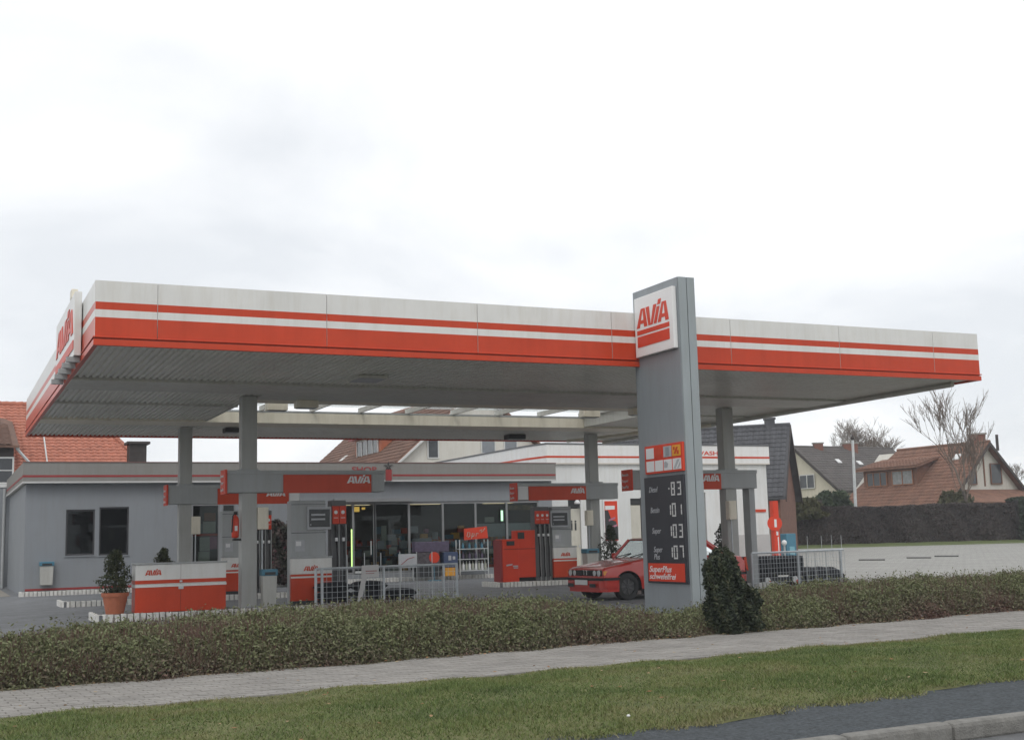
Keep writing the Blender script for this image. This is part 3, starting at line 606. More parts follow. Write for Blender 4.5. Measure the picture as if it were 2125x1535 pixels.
mb = MB(); mb.prism([(0, 0), (.2, .03), (.2, .07), (0, .05)], (15.78, 34.598, .62), Xv, Zv, .006); mb.prism([(0, 0), (.17, 0), (.17, .035), (0, .035)], (16.0, 34.598, .60), Xv, Zv, .006); mb.prism([(0, 0), (.15, 0), (.15, .03), (0, .03)], (16.02, 34.598, .55), Xv, Zv, .006); part('label_print', mb, PRINTG, t)
mb = MB(); mb.box(16.25, 34.78, .14, 16.82, 35.1, .258); part('base', mb, BLACK, t)

# red and white storage cabinet at the island end
t = thing('storage_cabinet', 'long low red and white lettered cabinet beside the potted conifer', 'cabinet', (4.6, 27, .14))
mb = MB(); mb.box(3.70, 26.55, .14, 5.56, 27.05, .70); part('lower_front', mb, RED, t, bev=.012)
mb = MB(); mb.box(3.70, 26.548, .70, 5.56, 27.05, 1.12); part('upper_front', mb, WHITE, t, bev=.010)
mb = MB(); mb.box(3.694, 26.538, .655, 5.566, 27.04, .70); part('white_stripe', mb, WHITE, t)
mb = MB(); mb.box(3.694, 26.538, .725, 5.566, 27.04, .80); part('red_stripe', mb, RED, t)
mb = MB(); avia(mb, (3.89, 26.547, .90), Xv, Zv, .33, .105, .006); part('lettering', mb, RED, t)
mb = MB(); mb.box(3.68, 26.52, 1.12, 5.58, 27.07, 1.15); part('lid', mb, GREY, t, bev=.008)
mb = MB(); mb.box(4.615, 26.5465, .15, 4.620, 26.552, 1.12); part('door_gap', mb, GROOVE, t)
mb = MB(); mb.box(4.57, 26.52, .60, 4.67, 26.537, .66); mb.box(4.59, 26.50, .74, 4.64, 26.537, .78); part('latch', mb, STEEL, t)

# litter bins with blue lids
def bin_(lb, x, y, z0, h=.75, w=.34):
    t = thing('litter_bin', lb, 'litter bin', (x, y, z0), 'pale litter bins with blue lids')
    mb = MB(); mb.hexa([(x - w * .44, y - w * .38, z0), (x + w * .44, y - w * .38, z0), (x + w * .44, y + w * .38, z0), (x - w * .44, y + w * .38, z0), (x - w / 2, y - w * .42, z0 + h), (x + w / 2, y - w * .42, z0 + h), (x + w / 2, y + w * .42, z0 + h), (x - w / 2, y + w * .42, z0 + h)]); part('bin_body', mb, mat('pale_bin', (.47, .47, .44), .55, .06, 2, dirt=.15), t, bev=.015)
    mb = MB(); mb.box(x - w * .54, y - w * .48, z0 + h - .12, x + w * .54, y + w * .46, z0 + h + .02); part('blue_lid', mb, BLUE, t, bev=.02)
    mb = MB(); mb.box(x - w * .36, y - w * .485 - .004, z0 + h - .10, x + w * .36, y - w * .48, z0 + h - .04); part('slot', mb, DARK, t)
bin_('wall bin with blue lid on the grey wall left of the dark windows', 3.24, 43.52, .34, .74, .42)
bin_('floor bin with blue band beside the left front column', 6.52, 26.75, .14, .78, .32)
bin_('pale bin with blue lid by the right rear column', 18.62, 34.45, .14, .92, .42)
# fire extinguisher
t = thing('fire_extinguisher', 'red fire extinguisher hanging left of the left front column', 'fire extinguisher', (5.80, 27.05, 1.6))
mb = MB(); mb.lathe([(.02, 0), (.075, .02), (.08, .06), (.08, .40), (.06, .46), (.025, .49), (.025, .52)], (5.83, 26.92, 1.62), 16); part('cylinder', mb, REDB, t, smooth=True)
mb = MB(); mb.tube([(5.83, 26.92, 2.14), (5.83, 26.86, 2.18), (5.76, 26.84, 2.1), (5.74, 26.84, 1.75)], .014); mb.box(5.80, 26.88, 2.13, 5.87, 26.95, 2.19); part('valve', mb, BLACK, t)
mb = MB(); mb.prism([(0, 0), (.06, 0), (.06, .11), (0, .11)], (5.80, 26.838, 1.78), Xv, Zv, .004); part('label', mb, PRINTW, t)
mb = MB(); mb.box(5.78, 26.86, 1.57, 5.95, 26.98, 1.615); part('bracket', mb, BLACK, t)

# ================================================================== shop
SX0, SX1, SY = 2.55, 21.95, 43.65
sh = thing('shop_building', 'long low grey petrol station shop with flat roof and red striped fascia', 'building', (12, 46, 0))
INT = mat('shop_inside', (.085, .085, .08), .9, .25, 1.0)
wins = [(3.82, 4.74, 1.27, 2.79), (4.88, 5.84, 1.25, 2.86), (7.93, 8.90, .55, 2.95), (9.0, 9.45, .55, 2.95), (13.0, 21.35, .30, 2.92)]
xs = [SX0] + [v for w in wins for v in w[:2]] + [SX1]
mb = MB()
for i in range(0, len(xs), 2): mb.box(xs[i], SY, 0, xs[i + 1], SY + .3, 3.7)
for a, b, z0, z1 in wins: mb.box(a, SY, 0, b, SY + .3, z0); mb.box(a, SY, z1, b, SY + .3, 3.7)
part('front_wall', mb, STUCCO, sh)
mb = MB(); mb.box(SX0, SY + .302, 0, SX0 + .25, 54, 3.7); mb.box(SX1 - .25, SY + .302, 0, SX1, 54, 3.7); mb.box(SX0 + .26, 53.7, 0, SX1 - .26, 54, 3.7); part('side_wall', mb, STUCCO, sh)
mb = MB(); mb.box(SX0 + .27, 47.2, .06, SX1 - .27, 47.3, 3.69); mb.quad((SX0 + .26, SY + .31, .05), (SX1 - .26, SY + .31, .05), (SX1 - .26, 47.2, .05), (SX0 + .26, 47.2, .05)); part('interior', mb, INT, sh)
mb = MB(); mb.box(SX0 - .05, SY - .3, 3.705, SX1 + .02, 54.2, 3.80); mb.box(SX0 + .1, SY, 3.81, SX1 - .1, 54, 4.0); part('roof_slab', mb, STUCCO, sh)
def fband(name, m, z0, z1, off=0.0):
    mb = MB(); a, b, c = SX0 - .12 - off, SX1 + .04 + off, SY - .34 - off
    mb.box(a, c, z0, b, c + .10 + off, z1); mb.box(a, c + .10 + off, z0, a + .10 + off, 54.2, z1); return part(name, mb, m, sh)
fband('fascia_board', FASC, 3.72, 4.34); fband('fascia_foot', mat('fascia_foot_grey', (.52, .52, .51), .6, .05, 1), 3.66, 3.718, .01)
mb = MB(); a = SX0 - .125; c = SY - .346
mb.box(a, c, 3.855, 13.0, c + .02, 3.925); mb.box(a, c + .02, 3.855, a + .01, 54, 3.925); mb.box(15.2, c, 3.855, SX1 + .03, c + .02, 3.925); part('red_stripe', mb, DRED, sh)
mb = MB(); mb.box(SX0 - .13, SY - .36, 4.34, SX1 + .05, SY - .2, 4.37); part('coping', mb, DRED if 0 else mat('coping', (.16, .09, .08), .6, .1, 2), sh)
text('lettering', 'SHOP', (13.62, SY - .347, 4.02), Xv, Zv, .26, DRED, sh, width=.95, bold=.02)
t = thing('shop_star_sign', 'small red sign with dark star top on the shop fascia right of the word SHOP', 'sign', (15.0, SY - .4, 3.8))
mb = MB(); mb.box(14.92, SY - .42, 3.70, 15.14, SY - .36, 4.10); part('red_plate', mb, DRED, t)
mb = MB()
for k in range(5): q = math.pi / 2 + k * 2 * math.pi / 5; mb.prism([(.05 * math.cos(q + .6), .05 * math.sin(q + .6)), (.2 * math.cos(q), .2 * math.sin(q)), (.05 * math.cos(q - .6), .05 * math.sin(q - .6))], (15.03, SY - .37, 4.22), Xv, Zv, .03)
part('star', mb, DARK, t)
mb = MB(); mb.box(SX0 + .05, SY - .012, .16, 7.9, SY - .002, .23); part('base_stripe', mb, DRED, sh)
# windows
for a, b, z0, z1 in wins[:2]:
    f = MB()
    for p in ((a, z0, b, z0 + .06), (a, z1 - .06, b, z1), (a, z0 + .06, a + .05, z1 - .06), (b - .05, z0 + .06, b, z1 - .06)): f.box(p[0], SY + .05, p[1], p[2], SY + .11, p[3])
    w = part('window', f, mat('dark_frame', (.05, .05, .055), .5, .1, 4), sh); m2 = MB(); m2.box(a + .05, SY + .075, z0 + .06, b - .05, SY + .085, z1 - .06); part('pane', m2, WGLASS, w)
    m2 = MB(); m2.box(a - .03, SY - .04, z0 - .04, b + .03, SY + .05, z0 - .003); part('sill', m2, STUCCO, w)
    m2 = MB()
    for k in range(9): x = a + .03 + k * (b - a - .06) / 9; m2.hexa([(x, SY + .16, z0 + .03), (x + (b - a) / 9, SY + .19, z0 + .03), (x + (b - a) / 9, SY + .195, z0 + .03), (x, SY + .165, z0 + .03), (x, SY + .16, z1 - .03), (x + (b - a) / 9, SY + .19, z1 - .03), (x + (b - a) / 9, SY + .195, z1 - .03), (x, SY + .165, z1 - .03)])
    part('blind', m2, mat('blind_dark', (.06, .065, .075), .8, .15, 4), w)  # dark pleated sheet added behind the pane so the window looks unlit inside
SFR = mat('shop_frame', (.23, .235, .24), .45, .08, 2)
def glazing(x0, x1, z0, z1, mull, trans=()):
    f = MB(); f.box(x0, SY + .04, z1 - .08, x1, SY + .12, z1); f.box(x0, SY + .04, z0, x1, SY + .12, z0 + .07)
    w = part('window', f, SFR, sh); e = [x0] + list(mull) + [x1]
    for x in e: m2 = MB(); m2.box(x - .04, SY + .02, z0 + .071, x + .04, SY + .13, z1 - .081); part('mullion', m2, SFR, w)
    for a, b in zip(e[:-1], e[1:]): m2 = MB(); m2.box(a + .04, SY + .07, z0 + .071, b - .04, SY + .08, z1 - .081); part('pane', m2, SHOPGL, w)
    return w
glazing(7.95, 8.90, .56, 2.95, []); glazing(9.0, 9.45, .56, 2.95, [])
w = glazing(14.62, 21.35, .31, 2.91, [15.96, 17.32, 18.67, 19.99])
dr = glazing(13.02, 14.60, .31, 2.91, [13.78])
mb = MB(); mb.box(13.84, SY + .0, .34, 14.56, SY + .02, .42); mb.box(14.42, SY - .05, 1.0, 14.45, SY - .01, 1.5); part('door_handle', mb, STEEL, dr)
mb = MB(); mb.box(13.0, SY - .25, 2.93, 16.0, SY - .003, 3.05); part('door_hood', mb, SFR, sh)
# shop kerb of pale bricks
kt = thing('shop_kerb', 'pale brick kerb along the foot of the shop front', 'kerb', (10, 43.2, 0))
mb = MB(); mb.box(2.5, 43.22, -.02, 22.0, 43.64, .14); part('slab', mb, CONC, kt)
bricks(kt, [(2.45, 43.6), (2.45, 43.18), (22.0, 43.18)])
# goods inside and in front of the shop
t = thing('shop_shelving', 'dim shelves of coloured goods behind the shop glass', 'shelf', (17, 45.5, 0))
mb = MB()
for z in (.5, .9, 1.3): mb.box(13.1, 44.6, z, 21, 45.0, z + .03)
part('shelf', mb, SFR, t)
for nm, m in (('goods_red', RED), ('goods_blue', BLUE), ('goods_pale', PAPER), ('goods_yellow', YEL), ('goods_dark', DARK)):
    mb = MB()
    for k in range(34):
        x = random.uniform(13.2, 20.9); z = random.choice((.53, .93, 1.33)); h = random.uniform(.12, .3); mb.box(x, 44.55 + random.uniform(.01, .04), z, x + random.uniform(.08, .25), 44.9, z + h)
    part('goods', mb, m, t)
t = thing('door_notices', 'pale paper notices stuck inside the shop door and windows', 'notice', (14.2, SY + .1, 1.5))
for x0, z0, x1, z1, m in ((14.9, 1.55, 15.1, 2.05, PAPER), (14.75, 1.2, 15.0, 1.5, PRINTG), (15.2, 1.0, 15.5, 1.25, PAPER), (13.95, 1.3, 14.1, 1.42, PINK), (14.2, .95, 14.5, 1.15, PAPER), (16.1, 1.3, 16.9, 1.55, PRINTG), (18.75, 1.55, 21.2, 2.05, mat('pale_panel_inside', (.42, .45, .44), .7, .1, 2)), (19.1, 2.1, 19.5, 2.3, PAPER), (20.1, 2.55, 21.2, 2.75, mat('dim_ochre', (.22, .15, .05), .7, .4, 8))):
    mb = MB(); mb.box(x0, SY + .14, z0, x1, SY + .15, z1); part('notice', mb, m, t)
t = thing('window_goods', 'row of mixed goods standing low behind the shop window', 'goods', (17.5, SY + .4, .35))
rg = random.Random(4)
for nm, m in (('goods', PAPER), ('goods', RED), ('goods', BLUE), ('goods', PRINTG), ('goods', YEL), ('goods', PINK)):
    mb = MB()
    for k in range(18):
        x = rg.uniform(14.7, 21.1); z = rg.choice((.34, .62, .9, 1.2, 1.2, 1.5, 1.75)); w = rg.uniform(.1, .35); mb.box(x, SY + .32 + rg.uniform(0, .05), z, x + w, SY + .5, z + rg.uniform(.12, .27))
    part(nm, mb, m, t)
t = thing('window_posters', 'posters and a red bar inside the left shop window', 'poster', (8.4, SY + .2, 1.5))
for nm, x0, z0, x1, z1, m in (('poster', 8.25, 1.30, 8.6, 1.78, PAPER), ('poster', 8.6, 1.36, 8.86, 1.80, PINK), ('poster', 8.05, 1.9, 8.35, 2.25, mat('dim_poster', (.16, .2, .19), .7, .2, 6)), ('poster', 8.36, 1.92, 8.80, 2.32, PAPER), ('poster', 8.4, 2.34, 8.8, 2.62, mat('rust_poster', (.28, .11, .05), .7, .2, 6)), ('poster', 8.2, .75, 8.6, 1.28, PAPER), ('red_bar', 7.98, 1.82, 8.88, 1.90, RED), ('poster', 9.03, .9, 9.4, 1.5, mat('rust_poster', (.28, .11, .05), .7, .2, 6)), ('poster', 9.03, 1.6, 9.4, 2.5, PAPER)):
    mb = MB(); mb.box(x0, SY + .16, z0, x1, SY + .17, z1); part(nm, mb, m, t)
t = thing('neon_tube', 'long upright lit yellow-green tube at the shop door', 'lamp', (13.69, SY - .1, .6), 'lit tubes at the shop window')
mb = MB(); mb.tube([(13.69, SY - .06, .56), (13.69, SY - .06, 1.94)], .022, 8); part('tube', mb, emit('tube_green', (.62, 1.0, .30), 1.3), t)
mb = MB(); mb.box(13.66, SY - .04, .5, 13.72, SY - .005, 2.0); part('holder', mb, DARK, t)
t = thing('neon_tube', 'short lit pale green tube high in the right shop window', 'lamp', (19.74, SY - .1, 2.1), 'lit tubes at the shop window')
mb = MB(); mb.tube([(19.74, SY - .06, 2.14), (19.74, SY - .06, 2.54)], .045, 8); part('tube', mb, emit('tube_pale', (.55, 1.0, .62), 1.0), t)
mb = MB(); mb.box(19.70, SY - .02, 2.1, 19.78, SY + .015, 2.58); part('holder', mb, DARK, t)
t = thing('door_light', 'row of small yellow lights above the shop door', 'lamp', (13.5, SY, 2.7))
mb = MB(); mb.box(12.95, SY - .08, 2.69, 13.40, SY - .02, 2.75); mb.box(13.86, SY + .2, 2.58, 14.08, SY + .3, 2.76); mb.box(14.2, SY + .2, 2.66, 14.3, SY + .3, 2.74); part('light_panel', mb, emit('lamp_yellow', (1.0, .60, .12), 1.1), t)
mb = MB(); mb.box(12.93, SY - .09, 2.752, 13.42, SY - .005, 2.78); part('shade', mb, DARK, t)
# display rack with bottles under a red sign
for k, x in enumerate((14.3, 17.2, 20.3)):  # ceiling lamps added to brighten the goods behind the shop glass
    t = thing('ceiling_lamp', ('warm ceiling lamp inside the shop behind the door', 'warm ceiling lamp inside the shop behind the middle window', 'warm ceiling lamp inside the shop behind the right window')[k], 'lamp', (x, 45.2, 2.9), 'lit ceiling lamps inside the shop')
    mb = MB(); mb.box(x - .6, 45.05, 2.86, x + .6, 45.35, 2.9); part('light_panel', mb, emit('shop_lamp', (1.0, .78, .45), 1.6), t)
    mb = MB(); mb.box(x - .65, 45.0, 2.905, x + .65, 45.4, 2.97); part('housing', mb, STEEL, t)
t = thing('goods_rack', 'metal goods rack under a tilted red sign in front of the shop window', 'rack', (18.2, 42.9, .14))
for x in (17.6, 18.75):
    for y in (42.75, 43.1): mb = MB(); mb.tube([(x, y, .14), (x, y, 1.45)], .02, 6); part('upright', mb, STEEL, t)
for z in (.30, .72, 1.1): mb = MB(); mb.box(17.58, 42.74, z, 18.77, 43.12, z + .025); part('shelf', mb, STEEL, t)
for z, h, ms in ((.33, .34, (PAPER, PRINTW)), (.75, .26, (DARK, PURP)), (1.13, .22, (DARK, BLUE))):
    for k in range(9):
        x = 17.66 + k * .128; mb = MB(); mb.lathe([(.045, 0), (.05, .03), (.05, h * .6), (.018, h * .8), (.018, h)], (x, 42.88, z), 8); part('bottle', mb, ms[k % 2], t, smooth=True)
s = thing('red_shop_sign', 'tilted red board with scrawled pale writing above the goods rack', 'sign', (18.2, 42.8, 1.7))
mb = MB(); mb.hexa([(17.78, 42.7, 1.44), (18.74, 42.7, 1.50), (18.74, 42.74, 1.50), (17.78, 42.74, 1.44), (17.78, 42.7, 1.86), (18.70, 42.7, 1.94), (18.70, 42.74, 1.94), (17.78, 42.74, 1.86)]); part('board', mb, REDB, s)
mb = MB()
for pts in ([(.08, .1), (.12, .26), (.2, .24), (.2, .12), (.12, .08)], [(.26, .02), (.3, .22), (.38, .2), (.36, .12), (.28, .1)], [(.44, .1), (.47, .22), (.55, .2)], [(.6, .3), (.68, .36), (.66, .24), (.74, .3), (.82, .4)]):
    mb.tube([(17.80 + a, 42.69, 1.47 + b) for a, b in pts], .014, 5)
part('scrawl', mb, PAPER, s)
def crate(nm, lb, cat, x0, x1, y0, y1, z0, z1, m, lines=3, grp=None):
    t = thing(nm, lb, cat, ((x0 + x1) / 2, (y0 + y1) / 2, z0), grp)
    mb = MB(); mb.box(x0, y0, z0, x1, y1, z1); part('crate_body', mb, m, t, bev=.012)
    mb = MB()
    for k in range(lines): z = z0 + (z1 - z0) * (k + .5) / lines; mb.box(x0 - .008, y0 - .01, z - .012, x1 + .008, y0 - .002, z + .012)
    part('rib', mb, m, t); return t
t = crate('blue_crate', 'blue crate with two pale marks beside the goods rack', 'crate', 16.95, 17.5, 42.7, 43.1, .46, 1.02, mat('deep_blue', (.05, .075, .15), .5, .1, 4), 2)
mb = MB(); mb.prism([(0, 0), (.11, 0), (.11, .17), (0, .17)], (17.12, 42.69, .72), Xv, Zv, .006); mb.prism([(0, 0), (.1, 0), (.1, .12), (0, .12)], (17.29, 42.69, .74), Xv, Zv, .006); part('pale_mark', mb, PRINTG, t)
crate('yellow_crate', 'yellow and orange crate under the blue crate', 'crate', 17.0, 17.5, 42.72, 43.1, .14, .45, YEL, 3)
crate('dark_crate', 'dark crate stack left of the blue crate', 'crate', 15.9, 16.85, 42.8, 43.12, .14, .55, DARK, 3)
crate('purple_goods_box', 'wide box of purple goods on the dark crate stack', 'box', 15.85, 17.2, 42.8, 43.12, 1.04, 1.42, PURP, 4)
crate('goods_stack', 'mixed dark goods under the purple goods box', 'box', 15.92, 16.82, 42.82, 43.1, .555, 1.03, mat('mixed_goods', (.10, .09, .10), .7, .6, 9), 3)
t = thing('price_placard', 'white placard on the goods left of the red disc', 'sign', (15.5, 42.6, .45))
mb = MB(); mb.box(15.15, 42.62, .50, 15.83, 42.66, 1.0); part('board', mb, PRINTG, t)
mb = MB(); mb.tube([(15.25, 42.64, .02), (15.25, 42.64, .5)], .015, 6); part('leg', mb, STEEL, t); mb = MB(); mb.tube([(15.7, 42.64, .02), (15.7, 42.64, .5)], .015, 6); part('leg', mb, STEEL, t)
mb = MB(); mb.tube([(15.25, 42.615, .62), (15.5, 42.615, .82), (15.75, 42.615, .88)], .012, 5); part('scrawl', mb, DRED, t)
t = thing('red_disc_sign', 'round red disc sign standing before the shop window', 'sign', (16.5, 42.6, .1))
mb = MB(); mb.prism([(.2 * math.cos(q * math.pi / 12), .2 * math.sin(q * math.pi / 12)) for q in range(24)], (16.52, 42.6, .84), Xv, Zv, .03); part('disc', mb, REDB, t)
mb = MB(); mb.tube([(16.52, 42.62, .02), (16.52, 42.62, .7)], .018, 6); mb.box(16.3, 42.5, .0, 16.75, 42.7, .03); part('stand', mb, BLUE, t)
# ================================================================== car wash building
wb = thing('wash_building', 'white wash hall with red striped fascia behind the pylon', 'building', (28, 50, 0))
WX0, WX1, WY = 22.25, 33.15, 44.6
chx, chy = 22.05, 46.1
mb = MB()
base = [(WX0 + .15, WY + .12), (WX1, WY + .12), (WX1, 58), (chx + .05, 58), (chx + .05, chy)]
doors = []
ob = [(23.22, 23.80, 2.60), (26.15, 26.78, 2.70), (27.6, 29.9, 3.2)]
xs = [WX0 + .15] + [v for o_ in ob for v in o_[:2]] + [WX1]
for i in range(0, len(xs), 2): mb.box(xs[i], WY + .12, 0, xs[i + 1], WY + .4, 4.5)
for a, b, z in ob: mb.box(a, WY + .12, z if b - a > 1 else 2.98, b, WY + .4, 4.5)
mb.box(chx + .05, chy, 0, chx + .3, 58, 4.5); mb.box(WX1 - .3, WY + .402, 0, WX1, 58, 4.5); mb.hexa([(chx + .05, chy - .002, 0), (WX0 + .149, WY + .12, 0), (WX0 + .149, WY + .4, 0), (chx + .3, chy - .002, 0)] + [(chx + .05, chy - .002, 4.5), (WX0 + .149, WY + .12, 4.5), (WX0 + .149, WY + .4, 4.5), (chx + .3, chy - .002, 4.5)])
part('wall', mb, WRENDER, wb)
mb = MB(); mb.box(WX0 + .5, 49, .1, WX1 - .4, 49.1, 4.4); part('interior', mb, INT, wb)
def wf(nm, m, z0, z1, off):
    for p, q in (((chx - .0, 58.5), (chx - .0, chy)), ((chx, chy), (WX0, WY)), ((WX0, WY), (WX1 + .12, WY)), ((WX1 + .12, WY), (WX1 + .12, 58.5))):
        p, q = Vector((*p, 0)), Vector((*q, 0)); u = (q - p).normalized(); n = u.cross(Zv); mb = MB()
        a, b = p + n * off + u * .002, q + n * off - u * .002; c, d_ = q - n * .1, p - n * .1
        mb.hexa([(*a.xy, z0), (*b.xy, z0), (*c.xy, z0), (*d_.xy, z0), (*a.xy, z1), (*b.xy, z1), (*c.xy, z1), (*d_.xy, z1)]); part(nm, mb, m, wb)
wf('fascia_board', mat('wash_white', (.76, .755, .74), .5, .04, 1, dirt=.1), 4.42, 5.20, 0.0); wf('red_stripe', RED, 4.66, 4.74, .008); wf('fascia_foot', mat('fascia_foot_cream', (.60, .56, .50), .6, .05, 1), 4.40, 4.455, .012); wf('coping', mat('coping_grey', (.12, .125, .13), .6, .1, 2), 5.20, 5.27, .02)
mb = MB(); mb.quad((chx, chy, 5.1), (WX0, WY + .1, 5.1), (WX1, WY + .1, 5.1), (WX1, 58, 5.1), (chx, 58, 5.1)); part('roof', mb, ASPH, wb)
text('lettering', 'WASH', (29.42, WY - .003, 4.80), Xv, Zv, .24, REDB, wb, width=1.15, bold=.02)
mb = MB(); mb.box(30.75, WY - .2, 4.52, 30.80, WY - .012, 5.1); pp = part('projecting_sign', mb, PRINTW, wb)
mb = MB()
for k in range(4): mb.box(30.742, WY - .16, 4.58 + k * .13, 30.748, WY - .06, 4.66 + k * .13)
part('sign_print', mb, DARK, pp)
for k, (a, b, z) in enumerate(ob[:2]):
    mb = MB(); mb.box(a + .01, WY + .2, .02, b - .01, WY + .26, z); dd = part('door', mb, mat('cream_door', (.56, .54, .47), .5, .06, 2, dirt=.1), wb)
    mb = MB(); mb.box(b - .1, WY + .17, 1.02, b - .04, WY + .2, 1.12); part('handle', mb, STEEL, dd)
    mb = MB(); mb.box(a + .01, WY + .2, z + .04, b - .01, WY + .24, 2.96); part('transom', mb, DARK, dd)
    if k == 0:
        mb = MB()
        for q in (.14, .32): mb.box(a + q, WY + .185, 1.72, a + q + .07, WY + .199, 2.02); mb.prism([(.04 * math.cos(i * math.pi / 6), .04 * math.sin(i * math.pi / 6)) for i in range(12)], (a + q + .035, WY + .199, 2.08), Xv, Zv, .014)
        part('toilet_pictogram', mb, DARK, dd)
mb = MB(); mb.box(27.62, WY + .25, .05, 29.88, WY + .28, 3.18); bd = part('bay_glazing', mb, SHOPGL, wb)
mb = MB()
for x in (27.65, 28.4, 29.1, 29.85): mb.box(x - .03, WY + .2, .05, x + .03, WY + .3, 3.18)
mb.box(27.6, WY + .2, 1.1, 29.9, WY + .245, 1.2); mb.box(27.6, WY + .2, 2.5, 29.9, WY + .245, 2.56); part('bay_frame', mb, SFR, bd)
mb = MB(); mb.box(31.3, WY + .10, .0, 33.16, WY + .118, 1.35); part('grey_plinth_wall', mb, mat('pale_grey_wall', (.48, .47, .46), .8, .06, 1), wb)
mb = MB(); mb.box(31.9, WY + .08, 2.32, 33.0, WY + .118, 2.44); part('red_plate', mb, RED, wb)
t = thing('drink_poster', 'tall framed red poster with dark picture on the white wash wall', 'poster', (25.2, WY + .08, 1.3))
mb = MB(); mb.box(24.82, WY + .06, 1.2, 25.55, WY + .118, 2.95); part('poster_frame', mb, PRINTW, t)
mb = MB(); mb.box(24.88, WY + .05, 1.26, 25.48, WY + .058, 2.88); ps = part('poster_sheet', mb, REDB, t)
mb = MB(); mb.prism([(0, 0), (.6, 0), (.6, .5), (.5, .75), (.3, .8), (.15, 1.2), (0, 1.2)], (24.88, WY + .049, 1.3), Xv, Zv, .005); part('dark_picture', mb, DARK, ps)
mb = MB(); mb.prism([(.0, .0), (.45, .02), (.45, .17), (0, .17)], (24.9, WY + .049, 2.52), Xv, Zv, .005); part('white_patch', mb, PRINTW, ps)
mb = MB(); mb.prism([(.1, 0), (.4, .1), (.4, .18), (.1, .08)], (24.95, WY + .043, 2.05), Xv, Zv, .005); mb.prism([(.2, 0), (.5, .1), (.5, .18), (.2, .08)], (24.93, WY + .043, 1.75), Xv, Zv, .005); part('pale_streak', mb, PINK, ps)
t = thing('wall_lamp', 'white dome lamp above the toilet door by the wash wall', 'lamp', (23.1, WY - .1, 2.9))
mb = MB(); mb.lathe([(.13, 0), (.11, .08), (.06, .15), (.02, .17)], (23.55, WY - .06, 2.78), 14); part('shade', mb, PRINTW, t, smooth=True)
mb = MB(); mb.tube([(23.55, WY - .06, 2.94), (23.55, WY - .02, 3.0), (23.55, WY + .11, 3.0)], .015, 6); part('arm', mb, STEEL, t)
# red column beside the hall
t = thing('red_vacuum_column', 'tall red column with round disc and white print at the hall corner', 'vacuum column', (32.2, 43, 0))
mb = MB(); mb.box(31.95, 42.75, 0, 32.22, 43.0, 2.75); part('column', mb, REDB, t, bev=.02)
mb = MB(); mb.box(31.93, 42.73, 2.75, 32.24, 43.02, 2.86); part('cap', mb, DARK, t, bev=.02)
mb = MB(); mb.prism([(.31 * math.cos(q * math.pi / 12), .31 * math.sin(q * math.pi / 12)) for q in range(24)], (31.98, 42.74, 1.80), RV, Zv, .04, -.03); part('disc', mb, REDB, t)
mb = MB()
mb.prism([(-.02, 1.64), (.08, 1.64), (.08, 1.97), (-.02, 1.97)], (31.98, 42.74, 0), RV, Zv, .004, .011); mb.box(32.04, 42.742, 1.30, 32.14, 42.748, 1.46); mb.box(32.10, 42.742, .3, 32.15, 42.748, 1.24)
part('white_print', mb, PRINTW, t)
t = thing('blue_water_unit', 'blue service unit with white ball standing on the paved lot', 'service unit', (39, 51, .1))
mb = MB(); o = LZ(39, 51); mb.box(38.75, 50.9, o, 39.35, 51.4, o + 1.15); part('cabinet', mb, BLUE, t, bev=.03)
mb = MB(); mb.box(38.9, 50.86, o + .1, 39.2, 50.898, o + .5); part('front_panel', mb, mat('pale_blue', (.2, .42, .5), .5, .1, 3), t)
mb = MB(); mb.lathe([(.02, -.14), (.1, -.1), (.14, 0), (.1, .1), (.02, .14)], (38.45, 50.7, o + .70), 12); part('white_ball', mb, PRINTW, t, smooth=True)
mb = MB(); mb.tube([(38.45, 50.7, o), (38.45, 50.7, o + .6)], .05, 8); part('post', mb, GREY, t)
# ================================================================== parked red car
t = thing('parked_car', 'red angular saloon car parked under the canopy behind the price pylon', 'car', (15.70, 25.70, 0), rz=math.pi + .085)
CM = WM[t.name]
class CB(MB):
    pass
def cpart(name, mb, m, par=t, **k):
    mb.v = [tuple(CM @ Vector(p)) for p in mb.v]; return part(name, mb, m, par, **k)
WXF, WXR, WR = 1.42, -1.15, .305
def ztop(x):
    pts = [(-2.08, .80), (-2.05, .90), (-1.45, .945), (.78, .93), (1.4, .845), (1.98, .745), (2.06, .70)]
    for (a, za), (b, zb) in zip(pts[:-1], pts[1:]):
        if a <= x <= b: return za + (zb - za) * (x - a) / (b - a)
    return pts[0][1] if x < 0 else pts[-1][1]
def zbot(x):
    z = .24
    for c in (WXF, WXR):
        d = abs(x - c)
        if d < .37: z = max(z, .30 + math.sqrt(max(0, .37 ** 2 - d * d)) * .98)
    if x > 1.9: z = .30
    return z
xs = sorted(set([round(-2.08 + i * .08, 3) for i in range(53)] + [round(c + s * .37 * math.cos(q * math.pi / 16), 3) for c in (WXF, WXR) for s in (1, -1) for q in range(9)] + [2.06, 2.03]))
xs = [x for x in xs if -2.08 <= x <= 2.06]
mb = CB(); ringv = []
for x in xs:
    zt, zb = ztop(x), zbot(x); wx = .8225 * (1 - .075 * max(0, (abs(x) - 1.25) / .85) ** 2)
    half = []
    for q in (0, .15, .3, .45, .6, .75, .88): 
        z = zb + (zt - .05 - zb) * q; h = (z - .52) / .45; half.append((wx * (1 - .045 * h * h - (.02 if h > 0 else 0) * h), z))
    ys = half[-1][0]; half += [(ys - .015, zt - .028), (ys - .05, zt - .006), (ys - .12, zt + .004), (ys * .55, zt + .018), (ys * .2, zt + .024)]
    ringv.append([(x, y, z) for y, z in half] + [(x, -y, z) for y, z in half[::-1]])
n = len(ringv[0])
for r in ringv: mb.v += r
